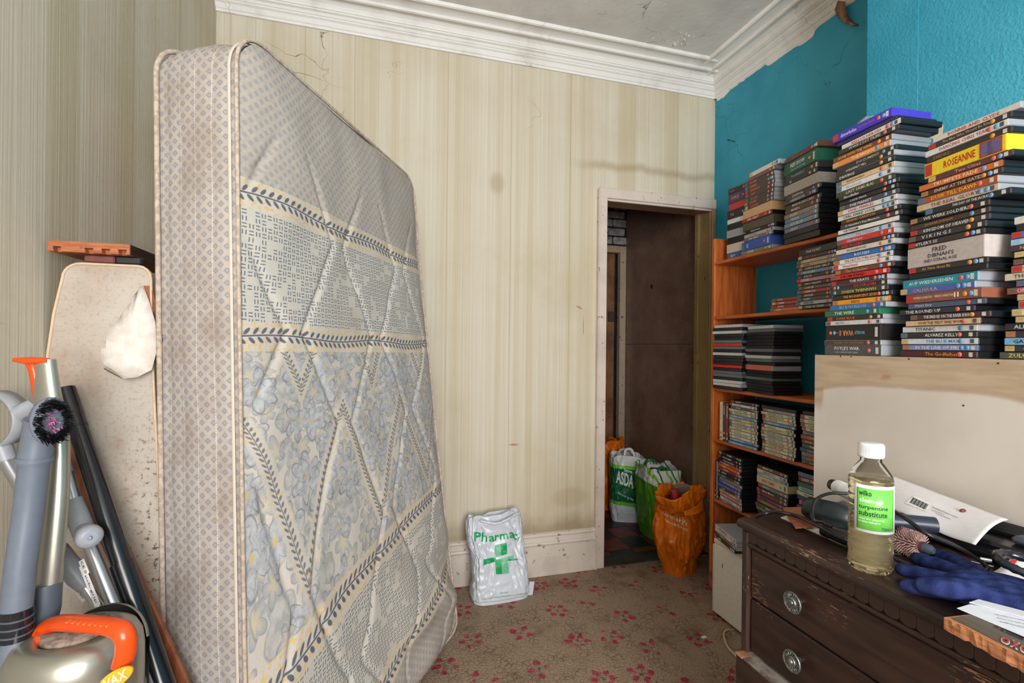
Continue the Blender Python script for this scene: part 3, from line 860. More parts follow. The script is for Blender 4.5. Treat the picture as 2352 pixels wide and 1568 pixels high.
# its folding wooden legs, showing below and beside
def lath(a, b, w, t, name='leg'):
    a, b = Vector(a), Vector(b); d = (b-a).normalized(); x = d.cross(IBn).normalized(); y = x.cross(d)
    M = P3(a, x, y, d); return MB().box((-w/2, -t/2, 0), (w/2, t/2, (b-a).length), .003, M)
pa, pb = aty(158, 1015, 1.279), aty(402, 1556, 1.150)
e_ = pb - pa; pe = pa + e_*((0.012 - pa.z)/e_.z)
wl_ = lath(pa, pe, .042, .012).mesh('wooden_lath')
tag(link('wooden_lath', wl_, W_RED), 'long reddish wooden lath leaning behind the black vacuum tube', 'lath')

# drawer side laid over the top: end grain with dovetail sockets
pk0 = atd(109, 575, 1.03); PKZ = pk0.z
pl = thing('drawer_plank', 'reddish wooden drawer side with dovetail notches lying over the ironing board', 'plank', Tm(pk0.x, pk0.y, PKZ))
W_, L_, H_ = 0.150, 0.315, 0.0225
poly = [(0, 0)]
for i, c in enumerate((.0165, .074, .105, .136)):
    w = .0085 - (.001 if i == 0 else 0)
    poly += [(c-w*.75, 0), (c-w, .0105), (c+w, .0105), (c+w*.75, 0)]
poly += [(W_, 0), (W_, H_), (.001, H_)]
W_PL = wood('plank_pine', (170, 104, 62), (132, 76, 44), 1, 'y', .55)
end = MB().prism([(a, b) for a, b in poly], .016, P3((0, 0, 0), (1, 0, 0), (0, 0, 1), (0, -1, 0)), -.016)
link('dovetail_end', end, wood('end_grain', (186, 112, 70), (150, 84, 50), 3, 'x', .6), pl)
link('plank_body', MB().box((0, .016, 0.0), (W_, L_, H_), .001), W_PL, pl)
link('dark_edge', MB().box((W_, .0, 0.0), (W_+.002, L_, H_), .0006), wood('dark_old_edge', (74, 46, 30), (46, 28, 20), 1, 'y', .6), pl)
pd = atd(190, 600, 1.075)
tag(link('leather_strap', MB().box((-.630, 1.289, IBTOP+.0034), (-.5715, 1.307, PKZ-.0006), .003).mesh('leather_strap'), flat(112, 62, 54, .55)), 'dark red pad wedged under the wooden drawer side', 'pad')
tag(link('leather_strap', MB().box((-.570, 1.289, IBTOP+.0034), (-.5200, 1.307, PKZ-.0006), .003).mesh('leather_strap'), flat(34, 34, 40, .5)), 'black pad wedged under the wooden drawer side', 'pad')

# ================================================================== VACUUM, CRUTCHES, TUBE
GREY_P = flat(106, 114, 127, .38, 0, .5, .03); GREY_D = flat(80, 86, 96, .4, 0, .5, .03); GREY_L = flat(150, 154, 160, .4, 0, .5, .03)
SILV = flat(176, 172, 160, .30, .75, .5, .02); SILV_T = flat(190, 192, 196, .28, .85, .5, .02)
BLK = flat(24, 24, 28, .35, 0, .5, .02); BLKM = flat(20, 20, 22, .6, 0, .4, .02)
om = Mt('orange_translucent_plastic', .25, .5); om.color(lin(240, 84, 24)); om.set(Transmission_Weight=.15)
ORNG = om.m
def spath(pts, n=6):
    """smooth path through points"""
    pts = [Vector(p) for p in pts]; out = []
    for i in range(len(pts)-1):
        p0 = pts[max(i-1, 0)]; p1 = pts[i]; p2 = pts[i+1]; p3 = pts[min(i+2, len(pts)-1)]
        for k in range(n):
            t = k/float(n)
            out.append(0.5*((2*p1) + (p2-p0)*t + (2*p0-5*p1+4*p2-p3)*t*t + (3*p1-p0-3*p2+p3)*t*t*t))
    out.append(pts[-1]); return out
def tofloor(a, b, z=.008):
    e = b - a; return a + e*((z - a.z)/e.z)
VT = .84
vc = atd(176, 1562, .80)
vac = thing('vacuum_cleaner', 'silver and grey upright vacuum cleaner with orange handle and dusting brush', 'vacuum cleaner', Tm(vc.x, vc.y, 0))
# --- dust canister
CX, CY = vc.x, vc.y
ctop = .735
prof = [(0, .32), (.078, .32), (.086, .34), (.089, .45), (.090, .60), (.090, .672), (.087, .694), (.080, .708), (.070, .714), (.052, .718), (.048, .712), (0, .708)]
under(vac, 'canister', MB().lathe(prof, 40, Tm(CX, CY, .018), 1.02, .95), SILV)
und = MB().lathe([(.0905, .56), (.0925, .565), (.0925, .600), (.0905, .605)], 40, Tm(CX, CY, .018), 1.02, .95)
under(vac, 'canister_band', und, GREY_P)
under(vac, 'dust_filter', MB().lathe([(0, .728), (.045, .730), (.046, .72), (0, .72)], 24, Tm(CX, CY, .012)), worn('dust', (150, 132, 118), (96, 82, 74), .95, 90))
# raised rear housing: part ring behind the bin
bk = []
def ringpart(u, v):
    w = radians(28) + radians(110)*u; r = (.093, .097, .097, .0925)[int(round(v*3))]; z = (.60, .60, .734, .734)[int(round(v*3))] - .045*abs(2*u-1)**2*(1 if v > .5 else 0)
    return Vector((CX + r*cos(w)*1.02, CY + r*sin(w)*.95, z))
under(vac, 'rear_housing', MB().grid(24, 4, ringpart), SILV)
# orange carrying handle over the bin
hp = [atd(88, 1462, .80), atd(100, 1440, .80), atd(135, 1430, .79), atd(200, 1432, .77), atd(262, 1440, .755), atd(285, 1455, .75), atd(290, 1490, .75), atd(280, 1530, .75)]
under(vac, 'carry_handle', MB().tube(spath(hp), [.009]*12 + [.0098]*31, 8, True, 1.5), ORNG)
under(vac, 'handle_mount', MB().tube([atd(110, 1480, .79), atd(112, 1448, .79)], [.022, .017], 10), ORNG)
ribs = MB()
for k in range(8):
    q = atd(165 + 13*k, 1428 + 1.2*k, .776 - .003*k) + Vector((0, 0, .004)); ribs.box((-.0015, -.010, -.001), (.0015, .010, .0016), 0, Tm(*q) @ Rz(-14))
under(vac, 'grip_ribs', ribs, flat(250, 120, 50, .3))
# badge
bp = atd(268, 1556, .735)
bd = P3(bp, Vector((_c, -_s, 0)), Vector((0.35, 0.1, .93)).normalized(), Vector((-.25, -.96, 0)).normalized())
bo = under(vac, 'brand_badge', MB().prism([(.024*cos(w*pi/12), .014*sin(w*pi/12)) for w in range(24)], .003, bd @ Rz(35)), flat(232, 170, 40, .4))
v_, f_ = text_fit('VAX', -.016, .016, -.008, .008, .01)
M_ = bd @ Rz(35) @ Tm(0, 0, .0034)
link('badge_lettering', MB().add([vac.matrix_world.inverted() @ (M_ @ q) for q in v_], f_), flat(250, 240, 210, .5), bo)
# lower body, neck, floor head (mostly below the frame)
under(vac, 'lower_body', MB().box((CX-.10, CY-.07, .075), (CX+.085, CY+.08, .335), .03), GREY_D)
under(vac, 'floor_head', MB().box((CX-.15, CY-.17, .012), (CX+.115, CY+.10, .085), .02), GREY_P)
for sx in (-1, 1):
    under(vac, 'wheel', MB().lathe([(0, -.012), (.04, -.012), (.045, 0), (.04, .012), (0, .012)], 20, P3((CX+sx*.085, CY+.11, .046), (0, 1, 0), (0, 0, 1), (1, 0, 0))), BLK)
# silver spine rising to the handle
sp = [(100, 830, .88), (108, 900, .875), (116, 960, .87), (121, 1020, .87), (118, 1150, .86), (106, 1290, .85), (97, 1372, .845)]
spp = spath([atd(*q) for q in sp], 5)
side = Vector((_c, -_s, 0))
under(vac, 'spine', MB().tube(spp, [.0215 + .007*smooth(0, 18, i) for i in range(len(spp))], 20, True, .62, up=side), SILV)
under(vac, 'spine_foot', MB().tube([atd(97, 1340, .845), atd(93, 1400, .84), atd(88, 1455, .835)], [.030, .030, .024], 20, True, .8, up=side), GREY_D)
under(vac, 'spine_lower', MB().tube([atd(88, 1450, .835), atd(80, 1568, .84), Vector((CX-.06, CY+.06, .30))], [.024, .03, .04], 16), GREY_D)
# orange release lever
lv = MB().tube([atd(32, 826, .862), atd(70, 829, .868), atd(112, 828, .875)], [.0035, .0075, .0050], 10, True, 1.5, up=(0, 0, 1))
lv.tube(spath([atd(68, 832, .868), atd(76, 850, .868), atd(84, 895, .87), atd(90, 940, .87)]), .0075, 10, True, .8)
under(vac, 'release_lever', lv, ORNG)
# wand tube and dusting brush clipped on the near side
wd = spath([atd(80, 1050, .80), atd(68, 1160, .80), atd(48, 1300, .79), atd(38, 1402, .785)], 4)
under(vac, 'wand', MB().tube(wd, .0205, 20), GREY_P)
wl2 = MB().tube([atd(36, 1462, .783), atd(25, 1568, .775), tofloor(atd(36, 1462, .783), atd(25, 1568, .775), .35)], .0205, 20)
under(vac, 'wand', wl2, GREY_P)
cm = Mt('smoked_clear_plastic', .15, .5); cm.color(lin(40, 40, 46)); cm.set(Transmission_Weight=.4)
under(vac, 'clear_cuff', MB().tube([atd(39, 1396, .785), atd(35, 1466, .783)], .0215, 20), cm.m)
for k in range(3): under(vac, 'cuff_ring', MB().tube([atd(37.5-k, 1412+18*k, .784), atd(37.2-k, 1416+18*k, .784)], .0228, 20), GREY_D)
under(vac, 'brush_neck', MB().tube(spath([atd(78, 1062, .80), atd(82, 1040, .80), atd(88, 1000, .80), atd(98, 965, .80)], 3), [.0225, .0225, .0225, .022, .0215, .021, .021, .022, .023, .024], 20), GREY_P)
under(vac, 'neck_ring', MB().tube([atd(79, 1058, .80), atd(80, 1048, .80)], .0245, 20), GREY_P)
hb = atd(112, 966, .80); hd = Vector((.72, -.69, .04)).normalized(); hu = Vector((0, 0, 1)); hs = hu.cross(hd).normalized()
HB_ = P3(hb, hs, hd.cross(hs), hd)
under(vac, 'brush_head', MB().lathe([(0, -.016), (.018, -.018), (.028, -.006), (.030, .006), (.0295, .010), (0, .010)], 28, HB_, .86, 1.32), GREY_P)
rng = random.Random(4); br_ = MB()
for k in range(620):
    w = rng.uniform(0, 2*pi); rr = .0272*sqrt(rng.uniform(.34, 1)); x, y = rr*cos(w)*.86, rr*sin(w)*1.32
    a = Vector((x, y, .009)); b = Vector((x*rng.uniform(.8, 1.25) + rng.gauss(0, .002), y*rng.uniform(.9, 1.15) + rng.gauss(0, .002), rng.uniform(.024, .031)))
    e = Vector((.0009, .0005, 0))
    br_.add([HB_ @ q for q in (a-e, a+e, b+e*.5, b-e*.5)], [(0, 1, 2, 3)])
bo_ = under(vac, 'bristles', br_, flat(16, 14, 18, .6)); bo_['kind'] = 'stuff'
fz = MB()
for k in range(80):
    a = Vector((rng.gauss(0, .004), rng.gauss(-.004, .010), .012)); b = a + Vector((rng.gauss(0, .004), rng.gauss(0, .004), rng.uniform(0, .008))); e = Vector((.0006, .0006, 0))
    fz.add([HB_ @ q for q in (a-e, a+e, b+e, b-e)], [(0, 1, 2, 3)])
fz_ = under(vac, 'lint', fz, worn('pink_lint', (222, 120, 180), (110, 90, 100), .9, 160)); fz_['kind'] = 'stuff'

# --- black extension tube leaning on the board
t0, t1, t2 = atd(150, 893, 1.034), atd(279, 1292, .974), atd(372, 1568, .936)
tf = tofloor(t1, t2)
tb_ = thing('vacuum_tube', 'long black two-part vacuum tube leaning against the ironing board', 'tube', Tm(tf.x, tf.y, 0))
def pipe(a, b, r, wall=.002):
    d = (b-a).normalized(); m = MB().tube([a, b], r, 28, False); m.tube([a, b], r-wall, 28, False)
    x = d.cross(Vector((0, 1, 0))).normalized(); y = d.cross(x)
    for e in (a, b):
        vs = [e + x*cos(2*pi*k/28)*q + y*sin(2*pi*k/28)*q for q in (r, r-wall) for k in range(28)]
        m.add(vs, [(k, (k+1) % 28, 28+(k+1) % 28, 28+k) for k in range(28)])
    return m
BLKG = flat(22, 23, 28, .22, 0, .6, .02)
under(tb_, 'upper_tube', pipe(t0, t1 + (t2-t1)*.1, .0176), BLKG)
under(tb_, 'lower_tube', pipe(t1, tf, .0204), BLKG)
under(tb_, 'tube_collar', MB().tube([t0 + (t1-t0)*.22, t0 + (t1-t0)*.235], .0180, 24), BLK)

# --- elbow crutches
def crutch(label, top, mid, bot, has_cuff):
    foot = tofloor(mid, bot, .02)
    c = thing('elbow_crutch', label, 'crutch', Tm(foot.x, foot.y, 0), 'elbow crutches propped in the corner')
    d = (bot-mid).normalized()
    under(c, 'lower_tube', MB().tube([mid, foot], .0105, 18), SILV_T)
    under(c, 'rubber_foot', MB().tube([foot - d*.03, foot - d*.004 + Vector((0, 0, -.012))], [.013, .019], 14), BLKM)
    under(c, 'upper_tube', MB().tube([top, mid], .0125, 18), SILV_T)
    under(c, 'joint_collar', MB().tube([mid + (top-mid).normalized()*.045, mid, mid + d*.03, mid + d*.055], [.0145, .019, .0185, .0125], 18), GREY_L)
    for k in range(5): under(c, 'adjust_hole', MB().lathe([(0, 0), (.0026, 0), (.0026, .001), (0, .001)], 8, P3(mid + d*(.22+.03*k) + Vector((0, -.0103, 0)), (1, 0, 0), (0, 0, 1), (0, -1, 0))), BLKM)
    return c, d
# the one whose grip points into the room
ca, da = crutch('silver elbow crutch with grey rounded grip pointing into the room', atd(146, 1066, .985), atd(183, 1195, .965), atd(268, 1404, .930), False)
gp = atd(205, 1232, .91); gb = atd(190, 1215, .962)
under(ca, 'hand_grip', MB().tube(spath([gb, gb*.5+gp*.5, gp, gp + (gp-gb)*.15], 3), [.014, .014, .015, .017, .0195, .0215, .022, .020, .017, .011], 18), GREY_L)
under(ca, 'grip_button', MB().lathe([(0, 0), (.004, 0), (.003, .003), (0, .003)], 10, P3(gp + (gp-gb)*.15, (_c, -_s, 0), (0, 0, 1), (-_s, -_c, 0))), flat(150, 164, 190, .3))
under(ca, 'top_sleeve', MB().tube([atd(140, 1052, .987), atd(152, 1088, .981)], .0135, 18), GREY_L)
def sticker(c, p, d, w, h, txt, tc):
    x = d.normalized(); zc = Vector((-_s, -_c, 0)); zc = (zc - x*zc.dot(x)).normalized(); y = zc.cross(x)
    M = P3(p + zc*.0112, x, y, zc)
    o = under(c, 'sticker', MB().box((-w/2, -h/2, 0), (w/2, h/2, .0006), 0, M), flat(232, 230, 228, .5))
    v, f = text_fit(txt, -w*.42, w*.42, -h*.2, h*.2, .01)
    link('lettering', MB().add([c.matrix_world.inverted() @ (M @ Tm(0, 0, .0009) @ q) for q in v], f), tc, o)
sticker(ca, atd(219, 1340, .939), da, .085, .012, 'quick-grip', flat(30, 34, 60, .5))
sticker(ca, atd(206, 1298, .943), da, .030, .012, 'CE 0', flat(30, 34, 60, .5))
cb, db = crutch('silver elbow crutch with grey open cuff beside the papered wall', atd(12, 1052, .90), atd(160, 1300, .965), atd(228, 1392, .964), True)
def cuff(u, v):
    w = radians(-55 + 290*u); r = .047
    cc = atd(-12, 968, .90); X_ = Vector((_c, -_s, 0)); Z_ = Vector((0, 0, 1)); N2 = Vector((-_s, -_c, 0))
    prof_ = [(0, -.018), (.0045, -.018), (.0045, .018), (0, .018), (0, -.018)][int(round(v*4))]
    q = X_*cos(w)*1.0 + Z_*sin(w)
    return cc + q*(r + prof_[0] + .006*(1-abs(2*u-1))) + N2*prof_[1]
under(cb, 'arm_cuff', MB().grid(36, 5, cuff), GREY_L)
under(cb, 'cuff_arm', MB().tube([atd(34, 955, .89), atd(76, 930, .91)], [.016, .013], 12, True, .6), GREY_L)
under(cb, 'cuff_socket', MB().tube([atd(2, 1022, .90), atd(16, 1058, .90)], [.016, .0145], 14), GREY_L)
sticker(cb, atd(196, 1352, .970), db, .040, .020, 'COOP', flat(40, 40, 44, .5))

# ================================================================== BOOKCASE
BX, BY0, BY1 = 1.645, 1.262, 2.076
PINE = wood('orange_pine', (206, 116, 56), (168, 82, 34), .8, 'z', .42)
PINE_S = wood('orange_pine_shelf', (198, 108, 52), (158, 76, 34), .8, 'y', .42)
bc = thing('bookcase', 'tall open orange pine bookcase full of DVDs in the teal alcove', 'bookcase', Tm((BX+1.9)/2, (BY0+BY1)/2, 0))
under(bc, 'upright', MB().box((BX, BY1-.024, 0), (1.905, BY1, 1.772), .004), PINE)
under(bc, 'upright', MB().box((BX, BY0-.012, 0), (1.905, BY0+.012, 1.772), .004), PINE)
SHELF = [1.652, 1.376, 1.018, .760, .460, .165]
for z in SHELF:
    under(bc, 'shelf', MB().box((BX-.002, BY0+.0125, z-.016), (1.900, BY1-.0245, z), .003), PINE_S)

# ================================================================== DVD CASES
DL, DD = .190, .135
PB = flat(26, 27, 30, .32, 0, .5, .02); PG = flat(92, 98, 106, .25, 0, .5, .03)
pc = Mt('clear_case_plastic', .18, .5); pc.color(lin(168, 172, 180)); pc.set(Transmission_Weight=.2); PC = pc.m
_cm = {}
def case_mesh(T, kind, L=DL, D=DD):
    k = (round(T, 4), kind, L, D)
    if k not in _cm: _cm[k] = MB().box((0, 0, 0), (L, D, T), min(.0022, T*.2) if not isinstance(kind, tuple) else .0008)
    return _cm[k]
_mesh_cache = {}
def cached(key, fn):
    if key not in _mesh_cache: _mesh_cache[key] = fn()
    return _mesh_cache[key]
def spine_mat(c): return flat(c[0], c[1], c[2], .38, 0, .45, .05, 90)
def disc_mesh(col):
    def f():
        me = MB().lathe([(0, .0004), (.0045, .0004), (.0045, 0)], 12, P3((0, 0, 0), (1, 0, 0), (0, 0, 1), (0, -1, 0))).mesh('rating_badge')
        me.materials.append(flat(*col, .4, 0, .4, 0)); return me
    return cached(('disc', col), f)
def quad_mesh(w, h, col):
    def f():
        me = MB().box((0, -.0004, 0), (w, 0, h)).mesh('printed_block'); me.materials.append(flat(*col, .45, 0, .4, .12, 220)); return me
    return cached(('quad', round(w, 4), round(h, 4), col), f)
W, K, R_, Y_ = (226, 224, 222), (38, 37, 38), (186, 44, 40), (214, 180, 70)
CN = {'black': K, 'white': W}
def cname(c):
    r, g, b = c; mx, mn = max(c), min(c)
    if mx < 62: return 'black'
    if mx - mn < 26:
        return 'white' if mx > 205 else 'pale grey' if mx > 160 else 'grey' if mx > 95 else 'dark grey'
    if r >= g and g >= b:
        if r > 200 and g > 170 and b < 120: return 'yellow'
        if r > 190 and g > 165: return 'cream'
        if r > 170 and g < 85: return 'red'
        if r > 180 and g < 165: return 'orange' if b < 100 else 'tan'
        return 'brown'
    if b >= r and b >= g: return ('purple' if r > g + 15 else 'blue') if mx > 110 else 'navy'
    if g >= r and g >= b: return 'green' if g - b > 18 else 'teal'
    if r > b > g: return 'pink' if mx > 150 else 'maroon'
    return 'mixed'
ORD = ['bottom', 'second', 'third', 'fourth', 'fifth', 'sixth', 'seventh', 'eighth', 'ninth', 'tenth', '11th', '12th', '13th', '14th', '15th', '16th', '17th', '18th', '19th', '20th', '21st', '22nd', '23rd', '24th', '25th', '26th', '27th', '28th', '29th', '30th', '31st', '32nd', '33rd', '34th', '35th', '36th', '37th', '38th', '39th', '40th', '41st', '42nd', '43rd', '44th', '45th']
rd = random.Random(77)
def dvd(M, T, col, title='', tc=W, kind='k', opts='', label='', group=None, L=DL, D=DD, name='dvd_case'):
    """kind: k black plastic, c clear, g grey, b card box; opts: u upside-down, n no badges, s small title, r title right, p picture at left"""
    box = kind == 'b'
    kk = ('b', col) if box else kind
    pm = {'k': PB, 'c': PC, 'g': PG}.get(kind) or spine_mat(col)
    def cm_():
        me = case_mesh(T, kk if not box else ('b',), L, D).mesh(name); me.materials.append(pm); return me
    me = cached((round(T, 4), kk, round(L, 3), round(D, 3)), cm_)
    o = link(name, me); o.matrix_world = M
    tag(o, label, 'DVD', group)
    def sl():
        m2 = MB().box((.002, -.0007, .0010), (L-.002, .0012, T-.0010)).mesh('sleeve'); m2.materials.append(spine_mat(col)); return m2
    s = link('sleeve', cached(('sl', round(T, 4), col, round(L, 3)), sl), None, o)
    eps = -.0012
    if isinstance(title, tuple):
        for (tx, xa, xb, za, zb, c3) in title:
            vs, fs = text_fit(tx, 0, L*(xb-xa), 0, T*(zb-za), .012, 1.0, 1)
            Mt_ = P3((L*xa, eps, T*za), (1, 0, 0), (0, 0, 1), (0, -1, 0)) if 'u' not in opts else P3((L*(1-xa), eps, T*(1-za)), (-1, 0, 0), (0, 0, -1), (0, -1, 0))
            link('title', MB().add([Mt_ @ q for q in vs], fs), flat(*c3, .45, 0, .3, 0), s)
    elif title:
        h = T * (.52 if T < .02 else .36)
        vs, fs, a, b, c_, d_ = text_mesh(title, bold=.012, res=1)
        w = min((b-a)/(d_-c_)*h*1.2, L*.60)
        if 's' in opts: w = min(w, L*.36); h *= .8
        x0 = L*(.10 if 'l' in opts else .20)
        if 'r' in opts: x0 = L*.36
        w = min(w, L*.785 - x0)
        vs, fs = text_fit(title, 0, w, 0, h, .012, 1.0, 1)
        Mt_ = P3((x0, eps, (T-h)/2), (1, 0, 0), (0, 0, 1), (0, -1, 0))
        if 'u' in opts: Mt_ = P3((L-x0*.9, eps, (T+h)/2), (-1, 0, 0), (0, 0, -1), (0, -1, 0))
        link('title', MB().add([Mt_ @ q for q in vs], fs), flat(*tc, .45, 0, .3, 0), s)
    if 'n' not in opts:
        nb = rd.choice((1, 1, 2)); x = L*.80 if 'u' not in opts else L*.10
        bc_ = rd.choice(((222, 112, 104), (222, 112, 104), (222, 150, 80), (110, 160, 205)))
        k = min(T*.36/.0045, 1.3)
        for i in range(nb):
            b_ = link('rating_badge', disc_mesh(bc_ if i == 0 else (120, 170, 212)), None, s); b_.location = (x + i*.011*k, eps, T/2); b_.scale = (k, 1, k)
        q_ = link('certificate_block', quad_mesh(.008, T*.6, (206, 204, 200) if sum(col) < 500 else (90, 88, 92)), None, s); q_.location = (L*.91, eps, T*.2)
    if 'q' in opts:
        for xa, wd_, c3 in ((.71, .052, (196, 44, 46)), (.725, .046, (110, 96, 140)), (.80, .012, (70, 60, 80))):
            q_ = link('picture_block', quad_mesh(wd_*.9, T*(.92 if c3[0] == 196 else .78), c3), None, s); q_.location = (L*xa, eps*(1.0 if c3[0] == 196 else 1.4), T*(.04 if c3[0] == 196 else .11))
    if 'p' in opts:
        q_ = link('picture_block', quad_mesh(.018, T*.8, rd.choice(((176, 120, 84), (120, 96, 84), (188, 60, 50), (90, 116, 140), (206, 176, 120)))), None, s); q_.location = (L*.02 if 'u' not in opts else L*.88, eps, T*.1)
    return o
def base_matrix(x, y, z, ang):
    """spines face the room; ang turns the right-hand end towards the wall"""
    a = radians(ang); xd = Vector((sin(a), -cos(a), 0)); yd = Vector((cos(a), sin(a), 0))
    return P3((x, y, z), xd, yd, (0, 0, 1))
def stack(x, y, z, ang, rows_, where, group, name='dvd_case', L=DL, D=DD):
    """rows_ listed top to bottom: (mm, colour, title, title colour, kind, opts, shift mm)"""
    n = len(rows_); zz = z + .0007
    for i, r in enumerate(reversed(rows_)):
        T = r[0]/1000.0; kind = r[4] if len(r) > 4 else 'k'; opts = r[5] if len(r) > 5 else ''; sh = (r[6] if len(r) > 6 else 0)/1000.0
        j = rd.uniform(-1.6, 1.6); dy = rd.uniform(0, .008)
        M = base_matrix(x, y, zz, ang) @ Tm(sh, dy, 0) @ Tm(L/2, 0, 0) @ Rz(j) @ Tm(-L/2, 0, 0)
        what = 'box set' if kind == 'b' else 'DVD case'
        pos = 'topmost' if i == n-1 else ('bottom' if i == 0 else ORD[i] + ' from bottom')
        lt = ' with %s lettering' % cname(r[3]) if r[2] and 'shelf' not in where else ''
        dvd(M, T, r[1], r[2] if len(r) > 2 else '', r[3] if len(r) > 3 else W, kind, opts,
            '%s %s%s, %s in %s' % (cname(r[1]), what, lt, pos, where), group, L, D, name)
        zz += T + .0002
    return zz

# --- cream cupboard whose top carries the three tall stacks
def board_mat():
    m = Mt('cream_board_stained', .5, .35); x, y, z = m.coord(); y = y + .68
    c = m.mix(m.noise(None, 4, 4).ss(.35, .7), lin(206, 197, 187), lin(196, 186, 175))
    arc = z - (1.118 - (y-.85)*(y-.85)*.24) + (m.noise(None, 7, 4) - .5)*.035
    st = arc.ss(-.004, .010)
    st2 = (y + (m.noise(None, 9, 4)-.5)*.05).ss(1.165, 1.178) * z.ss(1.02, 1.06)
    gr = m.noise(m.vec(x, y*6, z*46), 1.0, 4, .6).ss(.3, .75)
    brown = m.mix(gr, lin(184, 160, 132), lin(160, 132, 104))
    c = m.mix((st + st2).min(1.0)*.85, c, brown)
    c = m.mix(((arc - .002).abs()).ss(0, .010, 1, 0)*.4, c, lin(150, 120, 90))
    rust = (((y - .975)/.035).pow(2) + ((z - 1.145)/.018).pow(2)).sqrt() + m.noise(None, 60, 4)*1.6
    c = m.mix(rust.ss(.75, 1.35, 1, 0)*.7, c, lin(160, 104, 58))
    sc = m.noise(m.vec(x, y*4, z*30), 3.0, 4, .7).ss(.72, .78); c = m.mix(sc*.6, c, lin(176, 150, 122))
    sp = m.noise(None, 80, 3, .7).ss(.74, .78); c = m.mix(sp*.8, c, lin(96, 76, 58))
    m.color(c); m.bump(m.noise(None, 30, 4), .12, .004); return m.m
CF, CT = 1.335, 1.200
cu = thing('cupboard', 'cream painted cupboard with brown water stain behind the chest of drawers', 'cupboard', Tm(1.46, .68, 0))
under(cu, 'front_board', MB().box((CF, .12, .02), (CF+.014, 1.196, CT), .0015), board_mat())
under(cu, 'carcass', MB().box((CF+.0145, .14, 0), (XBR-.004, 1.185, CT-.001), .003), flat(196, 182, 162, .6))
for (u, v) in ((1874, 813), (1931, 818), (1955, 819), (2088, 824), (2293, 834), (2213, 931)):
    q = atx(u, v, CF); under(cu, 'nail_hole', MB().lathe([(0, .0006), (.0022, .0006), (.0022, -.001)], 8, P3(q, (0, 1, 0), (0, 0, 1), (-1, 0, 0))), flat(70, 40, 26, .8))

